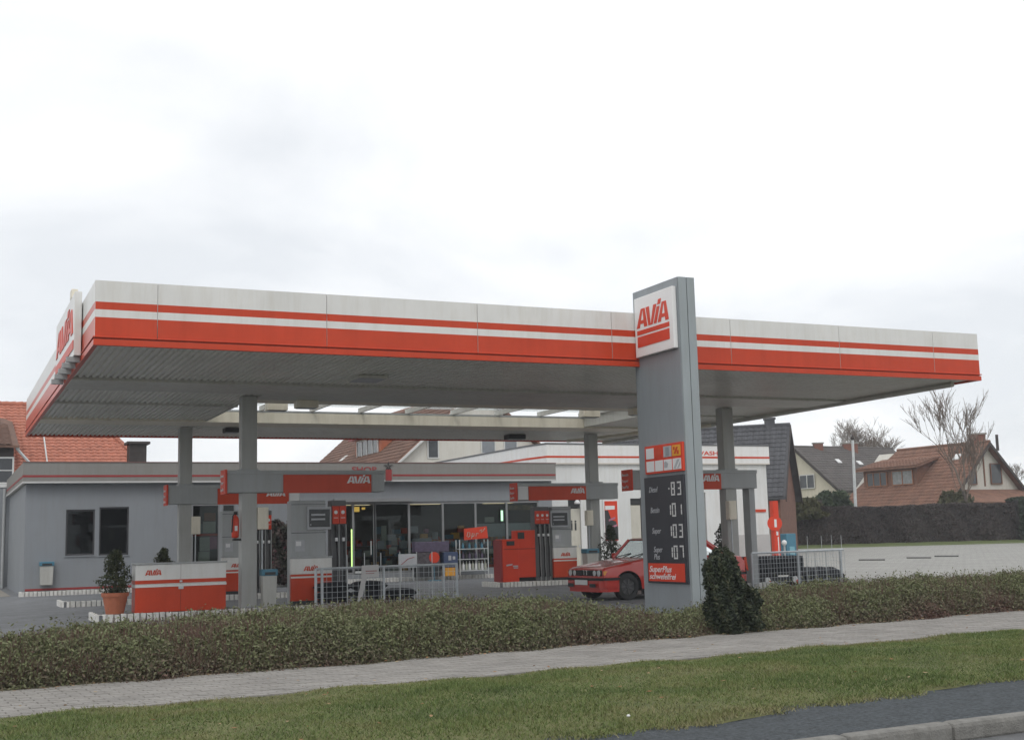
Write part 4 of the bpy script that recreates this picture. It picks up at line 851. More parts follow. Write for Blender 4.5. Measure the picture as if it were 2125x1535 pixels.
for k in range(len(xs) - 1):
    for j in range(n - 1): a = k * n + j; mb.f.append((a, a + n, a + n + 1, a + 1)); mb.m.append(0)
mb.f.append(tuple(range(n))); mb.m.append(0); mb.f.append(tuple(range(len(mb.v) - 1, len(mb.v) - 1 - n, -1))); mb.m.append(0)
body = cpart('body', mb, CARRED, smooth=True)
em = body.modifiers.new('split', 'EDGE_SPLIT'); em.split_angle = math.radians(38)
mb = CB(); mb.box(-1.95, -.72, .2, 1.95, .72, .5); cpart('underbody', mb, BLACK)
# cabin: glass panes with red pillars and roof
gb = [(.80, .66, .935), (.80, -.66, .935), (-1.48, .66, .95), (-1.48, -.66, .95)]; gt = [(.42, .53, 1.355), (.42, -.53, 1.355), (-.92, .52, 1.345), (-.92, -.52, 1.345)]
mb = CB(); mb.quad(gb[1], gb[0], gt[0], gt[1]); cpart('windscreen', mb, CARGL)
mb = CB(); mb.quad(gb[2], gb[3], gt[3], gt[2]); cpart('rear_window', mb, CARGL)
for s in (0, 1):
    mb = CB(); q = [gb[s], gb[2 + s], gt[2 + s], gt[s]]; mb.quad(*(q[::-1] if s == 0 else q)); cpart('side_window', mb, CARGL)
    for a, b, r in ((gb[s], gt[s], .035), (gb[2 + s], gt[2 + s], .075)):
        mb = CB(); mb.tube([a, b], r, 6); cpart('pillar', mb, CARRED)
    sg_ = 1 if s == 0 else -1
    mb = CB(); mb.tube([(-.25, .67 * sg_, .94), (-.33, .545 * sg_, 1.34)], .03, 4); cpart('door_pillar', mb, BLACK)
    mb = CB(); mb.tube([(.85, .76 * sg_, .72), (1.9, .765 * sg_, .66)], .006, 4); mb.tube([(-1.9, .79 * sg_, .70), (.85, .79 * sg_, .72)], .006, 4); cpart('crease', mb, CARRED)
    mb = CB(); mb.box(-1.0, .80 * sg_ - .012, .49, .98, .80 * sg_ + .035, .555); mb.box(-2.0, .74 * sg_ - .02, .49, -1.56, .74 * sg_ + .06, .555); cpart('rub_strip', mb, BLACK)
    mb = CB(); mb.box(.55, .70 * sg_ - .06, .93, .70, .70 * sg_ + .20 * sg_ , 1.05) if sg_ > 0 else mb.box(.55, -.90, .93, .70, -.70, 1.05); cpart('mirror', mb, CARRED, bev=.02)
    mb = CB(); mb.box(.30, .815 * sg_ - .004, .26, .308, .815 * sg_ + .004, .92); mb.box(-.85, .815 * sg_ - .004, .5, -.842, .815 * sg_ + .004, .92); cpart('door_gap', mb, BLACK)
mb = CB(); mb.hexa([(.46, .55, 1.35), (-.96, .54, 1.34), (-.96, -.54, 1.34), (.46, -.55, 1.35), (.34, .47, 1.39), (-.86, .46, 1.385), (-.86, -.46, 1.385), (.34, -.47, 1.39)][::1]); cpart('roof', mb, CARRED, bev=.02)
mb = CB()
for y in (.35, -.35): mb.box(-.45, y - .22, .5, -.30, y + .22, 1.05); mb.box(-.42, y - .12, 1.06, -.34, y + .12, 1.2)
mb.box(-1.2, -.6, .5, -1.0, .6, 1.0); mb.box(.5, -.62, .8, .76, .62, .93); cpart('seats', mb, DARK, bev=.03)
mb = CB(); mb.tube([(.84, -.5, .95), (.72, -.05, 1.04)], .012, 5); mb.tube([(.84, .1, .95), (.72, .5, 1.04)], .012, 5); cpart('wiper', mb, BLACK)
# nose
mb = CB(); mb.hexa([(2.0, -.70, .555), (2.066, -.70, .555), (2.066, .70, .555), (2.0, .70, .555), (2.0, -.70, .69), (2.078, -.70, .69), (2.078, .70, .69), (2.0, .70, .69)]); gr = cpart('grille', mb, BLACK, bev=.01)
mb = CB()
for k in range(7): z = .57 + k * .017; mb.box(2.07, -.32, z, 2.083, .32, z + .006)
cpart('grille_bar', mb, DARK, gr)
for s in (1, -1):
    mb = CB(); mb.box(2.066, s * .06 - .045, .565, 2.092, s * .06 + .045, .69); cpart('centre_grille', mb, CHROME, gr, bev=.012); mb = CB(); mb.box(2.09, s * .06 - .034, .575, 2.096, s * .06 + .034, .68); cpart('centre_grille_opening', mb, BLACK, gr)
    for y, r in ((.42, .058), (.60, .066)):
        mb = CB(); mb.tube([(2.06, s * y, .624), (2.088, s * y, .624)], r + .008, 18); h = cpart('headlight', mb, CHROME)
        mb = CB(); mb.tube([(2.085, s * y, .624), (2.096, s * y, .624)], [r, r * .9], 18); cpart('lens', mb, mat('lamp_glass', (.55, .58, .58), .08, .1, 8, coat=.5), h)
    mb = CB(); mb.box(1.95, s * .755 - .02, .575, 2.06, s * .755 + .015, .67); cpart('indicator', mb, mat('orange_lens', (.75, .32, .06), .2, .05, 8, coat=.5), bev=.01)
mb = CB()
P = [(1.72, .835), (2.0, .80), (2.12, .66), (2.16, .3)]
full = [(x, y) for x, y in P] + [(x, -y) for x, y in P[::-1]]
def wrap(z0, z1, grow=0.0, P=full):
    m_ = CB()
    for (xa, ya), (xb, yb) in zip(P[:-1], P[1:]):
        g1 = lambda x, y: (x + grow, y * (1 + grow * .9)); a, b = g1(xa, ya), g1(xb, yb); c, d_ = (xb - .14, yb * .9), (xa - .14, ya * .9)
        m_.hexa([(*d_, z0), (*c, z0), (*b, z0), (*a, z0), (*d_, z1), (*c, z1), (*b, z1), (*a, z1)])
    return m_
bp = cpart('front_bumper', wrap(.29, .535), CARRED); cpart('bumper_strip', wrap(.46, .52, .018), BLACK, bp); cpart('apron', wrap(.20, .288, -.03), CARRED, bp)
mb = CB(); mb.box(2.178, -.26, .36, 2.19, .26, .47); cpart('number_plate', mb, PRINTW, bp)
mb = CB(); mb.box(2.172, .34, .31, 2.18, .58, .39); mb.box(2.172, -.58, .31, 2.18, -.34, .39); cpart('fog_light', mb, DARK, bp)
rb = cpart('rear_bumper', wrap(.29, .535, 0, [(-x, -y) for x, y in full]), CARRED); cpart('bumper_strip', wrap(.46, .52, .012, [(-x - .02, -y) for x, y in full]), BLACK, rb)
for s in (1, -1): mb = CB(); mb.box(-2.11, s * .52 - .22, .62, -2.06, s * .52 + .22, .80); cpart('tail_light', mb, mat('tail_red', (.55, .03, .02), .15, .05, 6, coat=.6), bev=.01)
for x in (WXF, WXR):
    for s in (1, -1):
        mb = CB(); y0 = s * .60; y1 = s * .80
        prof = [(y0, .2), (y0, .29), (y0 + s * .02, .305), (y1 - s * .02, .305), (y1, .29), (y1, .19)]
        for k in range(24):
            a, b = 2 * math.pi * k / 24, 2 * math.pi * (k + 1) / 24
            for (ya, ra), (yb, rb_) in zip(prof[:-1], prof[1:]):
                mb.quad(*[(x + r * math.cos(w), y, .305 + r * math.sin(w)) for y, r, w in ((ya, ra, a), (yb, rb_, a), (yb, rb_, b), (ya, ra, b))])
        wh = cpart('wheel', mb, BLACK)
        mb = CB(); mb.tube([(x, y0, .305), (x, y1 - s * .03, .305)], .19, 20); mb.tube([(x, y1 - s * .03, .305), (x, y1 - s * .01, .305)], [.06, .05], 12)
        rm = cpart('rim', mb, mat('rim_dark', (.04, .04, .042), .4, .15, 5), wh)
        mb = CB()
        for k in range(7):
            a = 2 * math.pi * k / 7; c, d_ = math.cos(a), math.sin(a); mb.prism([(-.018, .05), (.018, .05), (.024, .185), (-.024, .185)], (x, y1 - s * .018, .305), (d_, 0, -c), (c, 0, d_), .012 * (1))
        cpart('spoke', mb, mat('rim_grey', (.075, .075, .078), .45, .1, 5), rm)
mb = CB(); mb.tube([(-.6, 0, 1.39), (-.75, 0, 1.6)], .006, 5); cpart('aerial', mb, BLACK)

# ================================================================== mesh fences, sacks and trailer
def fence(lb, a, b, z1, posts, stakes, cell=.115):
    a, b = Vector((*a, 0)), Vector((*b, 0)); Lf = (b - a).length; u = (b - a) / Lf; nrm = u.cross(Zv)
    t = thing('mesh_fence', lb, 'fence', tuple((a + b) / 2), 'galvanised mesh fences behind the hedge')
    at = lambda s, z, o=0: tuple(a + u * s + nrm * o + Zv * z)
    for s in posts: mb = MB(); mb.tube([at(s, -.02), at(s, z1)], .032, 8); part('post', mb, GALV, t)
    mb = MB(); mb.tube([at(0, z1), at(Lf, z1)], .026, 8); part('rail', mb, GALV, t)
    mb = MB(); n = int(Lf / cell)
    for i in range(n + 1): s = Lf * i / n; mb.tube([at(s, .06, .03), at(s, z1, .03)], .0042, 4, False)
    m = int(z1 / cell)
    for i in range(m): z = .06 + (z1 - .1) * i / (m - 1); mb.tube([at(0, z, .037), at(Lf, z, .037)], .0042, 4, False)
    part('wire_mesh', mb, GALV, t, kind='stuff')
    for s, h in stakes: mb = MB(); mb.tube([at(s, 0, -.04), at(s, h, -.04)], .010, 6); part('stake', mb, STEEL, t)
    return t
fence('mesh fence with white card between the left pump and the driveway', (7.40, 26.15), (10.72, 26.2), .92, [0, .14, 1.55, 2.98, 3.3], [(.72, 1.2), (1.12, 1.23), (1.5, 1.22), (1.95, 1.24), (2.35, 1.22), (2.72, 1.22)])
fence('mesh fence right of the dark upright shrub beside the paved lot', (18.75, 26.1), (22.35, 26.9), .93, [0, 1.8, 3.56], [(2.55, .93), (3.0, .93), (2.2, .93)])
t = thing('card_sign', 'white card on a slanting pale board fixed to the left mesh fence', 'sign', (8.7, 26.1, 0))
mb = MB(); mb.hexa([(8.40, 26.08, .70), (8.80, 26.08, .70), (8.80, 26.10, .70), (8.40, 26.10, .70), (8.42, 26.08, .96), (8.80, 26.08, .97), (8.80, 26.10, .97), (8.42, 26.10, .96)]); part('card', mb, PRINTG if 0 else mat('card_pale', (.50, .49, .48), .6, .06, 5), t)
mb = MB(); mb.box(8.5, 26.074, .83, 8.76, 26.079, .845); mb.box(8.5, 26.074, .78, 8.7, 26.079, .79); part('print', mb, DRED, t)
mb = MB(); mb.hexa([(8.26, 26.085, .0), (8.36, 26.085, .0), (8.36, 26.10, .0), (8.26, 26.10, .0), (8.42, 26.085, .71), (8.53, 26.085, .71), (8.53, 26.10, .71), (8.42, 26.10, .71)]); part('slanting_board', mb, MAT['card_pale'], t)
def sack(x, y, z, w, d, h, lb, grp):
    n = 10; mb = MB(); vs = []
    for i in range(n + 1):
        for j in range(n + 1):
            u, v = i / n * 2 - 1, j / n * 2 - 1; k = max(0, (1 - u ** 4)) * max(0, (1 - v ** 4)); vs.append((x + u * w / 2, y + v * d / 2, k ** .5 + .08 * math.sin(5 * u + x * 3) * math.cos(4 * v)))
    for s in (1, -1):
        for i in range(n):
            for j in range(n):
                q = [vs[i * (n + 1) + j], vs[(i + 1) * (n + 1) + j], vs[(i + 1) * (n + 1) + j + 1], vs[i * (n + 1) + j + 1]]; mb.quad(*[(a, b, z + h / 2 + s * c * h / 2) for a, b, c in (q if s > 0 else q[::-1])])
    o = part('plastic_sack', mb, TARP, smooth=True); return tag(o, lb, 'sack', grp)
for k, (a, b) in enumerate(((7.92, 26.62), (8.72, 26.60), (9.45, 26.72))):
    for r in range(3 if k < 2 else 2): sack(a + random.uniform(-.03, .03), b, .02 + r * .19, .78, .5, .21, 'black plastic sack %s the %s pile behind the left mesh fence' % (('at the bottom of', 'on top of' if k == 2 else 'in the middle of', 'on top of')[r], ('left', 'middle', 'right')[k]), 'black sacks piled behind the left mesh fence')
t = thing('covered_trailer', 'low trailer under black tarpaulin with two round pale reflectors behind the right fence', 'trailer', (20.4, 27.9, 0))
mb = MB(); mb.box(19.45, 27.3, .36, 21.35, 28.6, .80); part('tarpaulin', mb, TARP, t, bev=.07)
mb = MB(); mb.box(19.42, 27.28, .30, 21.4, 28.62, .36); mb.box(19.7, 27.2, .10, 21.2, 27.28, .26); part('chassis', mb, DARK, t)
mb = MB(); mb.box(21.4, 27.5, .30, 22.4, 27.58, .36); part('drawbar', mb, DARK, t)
for x in (20.0, 20.9):
    mb = MB(); mb.tube([(x, 27.19, .18), (x, 27.15, .18)], .085, 16); l_ = part('reflector', mb, PRINTW, t); mb = MB(); mb.tube([(x + .05, 27.149, .13), (x + .05, 27.14, .13)], .045, 10); part('red_lens', mb, MAT['tail_red'], l_)
for y in (27.4, 28.5): mb = MB(); mb.tube([(20.2, y - .08, .28), (20.2, y + .08, .28)], .28, 18); part('wheel', mb, BLACK, t, bev=.03)
mb = MB()
for k in range(9): x = 19.5 + k * .22; mb.tube([(x, 27.27, .30), (x, 27.27, .8)], .012, 4)
part('lashing', mb, mat('grey_cord', (.10, .10, .11), .7, .1, 5), t)
t = thing('tarpaulin_heap', 'low rounded black heap under tarpaulin right of the trailer', 'covered heap', (22.3, 27.6, 0))
n = 14; mb = MB(); vs = []
for i in range(n + 1):
    for j in range(n + 1):
        u, v = i / n * 2 - 1, j / n * 2 - 1; k = (max(0, 1 - abs(u) ** 5) * max(0, 1 - abs(v) ** 5)) ** .5; vs.append((22.02 + u * .72, 27.7 + v * .5, k * .46 + .02 * math.sin(9 * u) * math.cos(7 * v)))
for i in range(n):
    for j in range(n): mb.quad(vs[i * 15 + j], vs[(i + 1) * 15 + j], vs[(i + 1) * 15 + j + 1], vs[i * 15 + j + 1])
part('tarpaulin', mb, TARP, t, smooth=True)
mb = MB(); mb.tube([(21.3, 27.2, .1), (22.7, 27.2, .1)], .05, 6); part('edge_pole', mb, DARK, t)
t = thing('reflector_post', 'thin orange reflector post between the shrub and the right fence', 'post', (18.5, 25.9, 0))
mb = MB(); mb.hexa([(18.43, 25.9, .55), (18.50, 25.9, .50), (18.50, 25.95, .50), (18.43, 25.95, .55), (18.38, 25.9, .85), (18.45, 25.9, .85), (18.45, 25.95, .85), (18.38, 25.95, .85)]); part('orange_reflector', mb, RED, t)
mb = MB(); mb.tube([(18.46, 25.94, 0), (18.42, 25.94, .86)], .02, 6); part('stem', mb, DARK, t)
for k, (la, z) in enumerate(((14.32, 1.2), (15.0, 1.19), (15.49, 1.21), (15.96, 1.2))):
    p = site(la, 60); t = thing('marker_stake', ('leftmost', 'second from the left', 'third from the left', 'rightmost')[k] + ' of the four thin marker stakes before the dark hedge', 'stake', tuple(p), 'thin stakes before the dark hedge'); mb = MB(); mb.tube([tuple(p), tuple(p + Zv * z)], .014, 6); part('stake_rod', mb, GREY, t)

# ================================================================== houses
def tiles(par, o, u, v, lu, lv, tw, th, m, clip=None, limit=0, key=None, lift=.035, pan=True, nm='roof_tile'):
    """real tiles on the slope o + u*a + v*b; up to `limit` as parts, the rest joined"""
    o, u, v = Vector(o), Vector(u).normalized(), Vector(v).normalized(); n = u.cross(v)
    cells = []; ru = int(lu / tw); rv = int(lv / th)
    for r in range(rv):
        for c in range(ru):
            a, b = (c + .5) * tw, (r + .5) * th
            if clip is None or clip(a, b): cells.append((a, b))
    def geo(mb, p, uu, vv, nn, k=1.0):
        w, h = tw * .985, th * 1.08
        for s in (0,):
            prof = [(-.5, .0), (-.22, .032), (.12, .034), (.34, .006), (.5, .004)] if pan else [(-.5, .02), (.5, .02)]
            for (x0, z0), (x1, z1) in zip(prof[:-1], prof[1:]):
                A = p + uu * (x0 * w) - vv * (h / 2) + nn * (z0 * k + lift); B = p + uu * (x1 * w) - vv * (h / 2) + nn * (z1 * k + lift)
                C_ = p + uu * (x1 * w) + vv * (h / 2) + nn * (z1 * k); D_ = p + uu * (x0 * w) + vv * (h / 2) + nn * (z0 * k)
                mb.quad(A, B, C_, D_); mb.quad(A - nn * lift, B - nn * lift, B, A)
    if key: cells.sort(key=key)
    first = None; rest = MB(); base = Matrix((u, v, n)).transposed().to_4x4()
    for i, (a, b) in enumerate(cells):
        p = o + u * a + v * b + n * random.uniform(0, .006)
        if i < limit:
            mt = base.copy(); mt.translation = p
            if first is None:
                mb = MB(); geo(mb, Vector((0, 0, 0)), Xv, Yv, Zv); q = part(nm, mb, m, par, mtx=mt); first = q.data
            else: link(nm, first, par, mtx=mt)
        else: geo(rest, p, u, v, n)
    if rest.f: part(nm + 's', rest, m, par, kind='stuff')
def win(par, o, u, v, w, h, fm, panes=2, depth=.06, rows=1, gm=None):
    o, u, v = Vector(o), Vector(u).normalized(), Vector(v).normalized(); f = MB(); fw = .07
    R = lambda mb, a, b, c, d_, dep, off: mb.prism([(a, b), (c, b), (c, d_), (a, d_)], o, u, v, dep, off)
    R(f, 0, 0, w, fw, depth, 0); R(f, 0, h - fw, w, h, depth, 0); R(f, 0, fw, fw, h - fw, depth, 0); R(f, w - fw, fw, w, h - fw, depth, 0)
    for k in range(1, panes): x = w * k / panes; R(f, x - fw / 2, fw, x + fw / 2, h - fw, depth, 0)
    for k in range(1, rows):
        z = h * k / rows
        for q in range(panes): R(f, w * q / panes + fw, z - .02, w * (q + 1) / panes - fw, z + .02, depth * .8, 0)
    wn = part('window', f, fm, par)
    for k in range(panes): m2 = MB(); a, b = w * k / panes + fw * .6, w * (k + 1) / panes - fw * .6; R(m2, a, fw, b, h - fw, .01, .012); part('pane', m2, gm or MAT['house_pane'], wn)
    return wn
mat('house_pane', (.045, .05, .056), .08, .2, 3)
WFR = mat('white_frame', (.62, .62, .60), .5, .05, 3)
# --- orange roofed house behind the shop at left
hl = thing('orange_roof_house', 'house with large orange pantile roof behind the shop at left', 'house', (2, 62, 0))
mb = MB(); mb.box(-8, 57.5, 0, 10.2, 71.5, 4.3); part('wall', mb, STUCCO, hl)
v = Vector((0, 1, .573)).normalized(); sl_ = lambda y: (y - 57) * math.sqrt(1 + .573 ** 2)
LV = sl_(64.6)
hx = lambda b: 11.28 - .385 * (b / math.sqrt(1 + .573 ** 2)) - .0  # right hip edge x at slope distance b
hx = lambda b: 7.59 + (61.22 - (57 + b / 1.1525)) * .39
mb = MB(); mb.quad((-9, 57, 4.2), (hx(0), 57, 4.2), (hx(LV), 64.6, 8.555), (-9, 64.6, 8.555)); mb.quad((hx(0), 57, 4.2), (hx(0), 72.2, 4.2), (hx(LV), 64.6, 8.555)); mb.quad((hx(0), 72.2, 4.2), (-9, 72.2, 4.2), (-9, 64.6, 8.555), (hx(LV), 64.6, 8.555)); rf = part('roof', mb, ORTILE, hl)
tiles(rf, (-6, 57, 4.2), Xv, v, 18, LV, .30, .335, ORTILE, lambda a, b: -6 + a < hx(b) - .1, 300, lambda c: abs(-6 + c[0] - 5) + abs(c[1] - 5) * .6 + (9 if c[0] < 7.5 else 0))
mb = MB()
for k in range(40): x = -6 + k * .34; mb.tube([(x, 64.6, 8.60), (x + .36, 64.6, 8.615)], [.12, .135], 8) if x < hx(LV) else None
for k in range(26): b0 = LV * k / 26; b1 = LV * (k + 1.05) / 26; mb.tube([tuple(Vector((hx(b0), 57, 4.24)) + v * b0 - Xv * hx(0) * 0), tuple(Vector((hx(b1), 57, 4.24)) + v * b1)], [.12, .10], 7)
part('ridge_tile', mb, ORTILE, rf)
mb = MB(); p0 = Vector((4.3, 58.6, 5.2)); mb.tube([p0, p0 + v * 3.4], .035, 6); part('roof_cable_pipe', mb, STEEL, hl)
dm = MB(); dm.box(-2.2, 56.55, 4.0, 2.78, 60.5, 5.85); part('dormer_wall', dm, DKWOOD, hl)
mb = MB(); mb.hexa([(-2.6, 56.1, 5.82), (2.98, 56.1, 5.82), (2.98, 63.2, 7.68), (-2.6, 63.2, 7.68), (-2.6, 56.1, 5.92), (2.98, 56.1, 5.92), (2.46, 63.2, 7.80), (-2.6, 63.2, 7.80)]); dr_ = part('dormer_roof', mb, BRTILE, hl)
vv = Vector((0, 7.1, 1.88)).normalized(); tiles(dr_, (-.6, 56.1, 5.93), Xv, vv, 3.5, 7.3, .30, .335, BRTILE, lambda a, b: a < 3.5 - b * .065)
mb = MB(); mb.hexa([(2.86, 56.3, 5.78), (3.0, 56.3, 5.78), (3.0, 56.4, 5.78), (2.86, 56.4, 5.78), (2.80, 56.3, 5.86), (2.98, 56.3, 5.86), (2.98, 56.4, 5.86), (2.80, 56.4, 5.86)]); mb.tube([(2.88, 56.35, 5.80), (3.44, 56.5, 5.17)], .06, 6); part('verge_board', mb, STEEL, hl)
win(hl, (1.45, 56.54, 4.30), Xv, Zv, 1.35, 1.15, WFR, 2, .06, 2)
mb = MB(); mb.box(1.4, 56.45, 4.22, 2.85, 56.54, 4.29); part('sill', mb, WFR, hl)
t = thing('chimney_stack', 'dark square chimney with flat cap rising behind the shop roof', 'chimney', (7.9, 56.9, 4))
mb = MB(); mb.box(7.56, 56.7, 3.0, 8.30, 57.5, 6.05); part('stack', mb, DKWOOD, t)
mb = MB(); mb.box(7.44, 56.55, 6.05, 8.44, 57.65, 6.17); part('cap', mb, DKWOOD, t, bev=.02)
mb = MB()
for k in range(6): mb.box(7.552, 56.69, 4.4 + k * .27, 8.31, 56.698, 4.41 + k * .27)
part('joint', mb, DARK, t)
t = thing('neighbour_wall', 'plain grey wall at the left edge beside the shop', 'wall', (0, 52, 0))
mb = MB(); mb.box(-8, 54.3, 0, 2.45, 54.6, 4.05); part('wall_panel', mb, STUCCO, t); mb = MB(); mb.box(-8, 54.25, 4.05, 2.46, 54.65, 4.15); part('coping', mb, WRENDER, t)
mb = MB(); mb.tube([(2.36, 54.22, 0), (2.36, 54.22, 4.0)], .06, 8); part('downpipe', mb, GREY, t)
# --- white gabled house behind the shop
hm = thing('white_gable_house', 'white gabled house with brown roof and orange dormer behind the shop', 'house', (28, 76, 0))
GX, GZ = 28.6, 10.26
mb = MB(); mb.prism([(23.75, 0), (33.45, 0), (33.45, 5.9), (GX, GZ - .12), (23.75, 5.9)], (0, 66.2, 0), Xv, Zv, 20, -20); part('wall', mb, mat('warm_white', (.66, .64, .58), .85, .04, .8, dirt=.08), hm)
s_ = .874
for sgn, nm in ((-1, 'roof'), (1, 'roof')):
    a = (GX, GZ); b = (GX + sgn * 5.4, GZ - 5.4 * s_)
    mb = MB(); nx = .12; mb.hexa([(b[0], 65.8, b[1]), (a[0], 65.8, a[1]), (a[0], 87.3, a[1]), (b[0], 87.3, b[1]), (b[0], 65.8, b[1] + .16), (a[0], 65.8, a[1] + .16), (a[0], 87.3, a[1] + .16), (b[0], 87.3, b[1] + .16)]); rr = part(nm, mb, RDTILE, hm)
    if sgn < 0: tiles(rr, (b[0], 87.3, b[1] + .17), (0, -1, 0), (1, 0, s_), 21.4, 5.4 * math.sqrt(1 + s_ * s_), .34, .36, BRTILE, None, 0, None)
mb = MB(); mb.hexa([(23.1, 65.72, 5.46), (GX, 65.72, GZ), (GX, 65.79, GZ), (23.1, 65.79, 5.46), (23.1, 65.72, 5.62), (GX, 65.72, GZ + .16), (GX, 65.79, GZ + .16), (23.1, 65.79, 5.62)]); part('verge_board', mb, WFR, hm)
win(hm, (25.35, 66.19, 6.12), Xv, Zv, .72, 1.5, WFR, 1, .05); win(hm, (28.72, 66.19, 6.4), Xv, Zv, .95, 1.3, WFR, 1, .05, 1, mat('grey_blind', (.22, .24, .26), .5, .1, 4)); win(hm, (30.2, 66.19, 6.4), Xv, Zv, .9, 1.3, WFR, 1, .05, 1, MAT['grey_blind'])
mb = MB(); mb.hexa([(24.6, 72.2, 5.9), (28, 72.2, 5.9), (28, 77.3, 5.9), (24.6, 77.3, 5.9), (24.6, 72.2, 8.05), (28, 72.2, 8.3), (28, 77.3, 8.3), (24.6, 77.3, 8.05)]); dd = part('dormer', mb, mat('orange_slab', (.42, .125, .06), .8, .15, 2), hm)
mb = MB(); mb.hexa([(24.2, 71.9, 8.0), (28.2, 71.9, 8.3), (28.2, 77.6, 8.3), (24.2, 77.6, 8.0), (24.2, 71.9, 8.15), (28.2, 71.9, 8.45), (28.2, 77.6, 8.45), (24.2, 77.6, 8.15)]); part('dormer_roof', mb, DRED, hm)
win(dd, (24.58, 76.9, 6.7), (0, -1, 0), Zv, 4.3, 1.25, WFR, 4, .06)
mb = MB(); mb.hexa([(24.55, 80.2, 6.9), (25.0, 80.2, 7.28), (25.0, 80.9, 7.28), (24.55, 80.9, 6.9), (24.52, 80.2, 6.95), (24.97, 80.2, 7.33), (24.97, 80.9, 7.33), (24.52, 80.9, 6.95)]); part('roof_window', mb, WFR, hm)

def hframe(lat, dep, z, ax):       # ax: ridge direction pointing away from the near gable
    o = site(lat, dep, z); e = ax.normalized(); t_ = Vector((-e.y, e.x, 0)); return o, e, t_
def gable_house(th_, o, e, tt, Lr, Wd, ze, zr, wm, rm, over=.35, gover=.3, thick=.16, tile=(.34, .36), vis=-1, hip_far=0.0):
    """gable at o, ridge runs along e for Lr, width Wd across tt"""
    P = lambda a, b, z: tuple(o + e * a + tt * b + Zv * z)
    h = Wd / 2; sl = (zr - ze) / h
    mb = MB(); i = []
    lo = [(0, -h, 0), (0, h, 0), (0, h, ze), (0, 0, zr - .05), (0, -h, ze)]
    hi = [(Lr, b, z) for _, b, z in lo]; k = len(lo)
    mb.v += [P(*q) for q in lo + hi]; mb.f.append(tuple(range(k - 1, -1, -1))); mb.f.append(tuple(range(k, 2 * k))); mb.m += [0, 0]
    for a in range(k): b = (a + 1) % k; mb.f.append((a, b, k + b, k + a)); mb.m.append(0)
    part('wall', mb, wm, th_)
    for s in (-1, 1):
        he = h + over; zz = zr - sl * he; hf = hip_far
        A = [(-gover, s * he, zz), (-gover, 0, zr), (Lr + gover - hf * 1.0, 0, zr), (Lr + gover, s * he, zz)]
        mb = MB(); pts = A if s < 0 else A[::-1]
        mb.hexa([P(*q) for q in pts] + [P(q[0], q[1], q[2] + thick) for q in pts]); rr = part('roof', mb, rm, th_)
        if s == vis:
            u = e if s < 0 else -e; vdir = (tt * (-s) + Zv * sl).normalized(); lv = he * math.sqrt(1 + sl * sl)
            org = Vector(P(-gover, s * he, zz + thick)) if s < 0 else Vector(P(Lr + gover, s * he, zz + thick))
            cl = (lambda a, b: a < Lr + 2 * gover - hf * b / lv - .2) if s < 0 else (lambda a, b: a > hf * b / lv + .2)
            tiles(rr, org, u, vdir, Lr + 2 * gover, lv, tile[0], tile[1], rm, cl)
        for (q0, q1) in (((-gover - .04, s * he, zz - .12), (-gover - .04, 0, zr - .12)),):
            mb = MB(); a, b = Vector(P(*q0)), Vector(P(*q1)); mb.hexa([tuple(a), tuple(b), tuple(b + e * .05), tuple(a + e * .05), tuple(a + Zv * .30), tuple(b + Zv * .30), tuple(b + e * .05 + Zv * .30), tuple(a + e * .05 + Zv * .30)]); part('verge_board', mb, DKWOOD, th_)
    if hip_far:
        he = h + over; zz = zr - sl * he; mb = MB(); mb.quad(P(Lr + gover, he, zz + thick), P(Lr + gover, -he, zz + thick), P(Lr + gover - hip_far, 0, zr + thick)); part('hip_roof', mb, rm, th_)
    mb = MB(); mb.tube([P(-gover, 0, zr + thick), P(Lr + gover - hip_far, 0, zr + thick)], .13, 6); part('ridge_tile', mb, rm, th_)
    return P
def chimney(th_, o, w, d, h, m=None):
    mb = MB(); o = Vector(o); mb.hexa([tuple(o + RV * a + DV * b + Zv * c) for c in (-.8, h) for a, b in ((-w / 2, -d / 2), (w / 2, -d / 2), (w / 2, d / 2), (-w / 2, d / 2))]); c = part('chimney', mb, m or BRICKM, th_)
    mb = MB(); mb.hexa([tuple(o + RV * a + DV * b + Zv * z) for z in (h, h + .12) for a, b in ((-w * .6, -d * .6), (w * .6, -d * .6), (w * .6, d * .6), (-w * .6, d * .6))]); part('chimney_cap', mb, CONC if m is None else m, c)
# dark steep roof house
al = math.radians(20); o, e, tt = hframe(15.75, 70, .3, -(RV * math.cos(al) - DV * math.sin(al)))
hd = thing('dark_roof_house', 'house with steep slate dark roof and chimney right behind the wash hall', 'house', tuple(o))
mat('rust_boards', (.17, .085, .06), .8, .2, 3)
P = gable_house(hd, o, e, tt, 10, 6.6, 3.2, 7.0, MAT['rust_boards'], DKTILE, .3, .35, .16, (.32, .34), vis=1)
chimney(hd, site(15.0, 70.3, 7.3), .5, .5, .5, DKTILE)
mb = MB(); q = P(3.6, 1.15, 5.95); mb.hexa([tuple(Vector(q) + e * a + tt * b + Zv * c) for a, b, c in ((-.35, -.2, -.1), (.35, -.2, -.1), (.35, .2, -.1), (-.35, .2, -.1), (-.3, -.1, .25), (.3, -.1, .25), (.3, .15, .2), (-.3, .15, .2))]); part('roof_window', mb, PRINTW, hd)
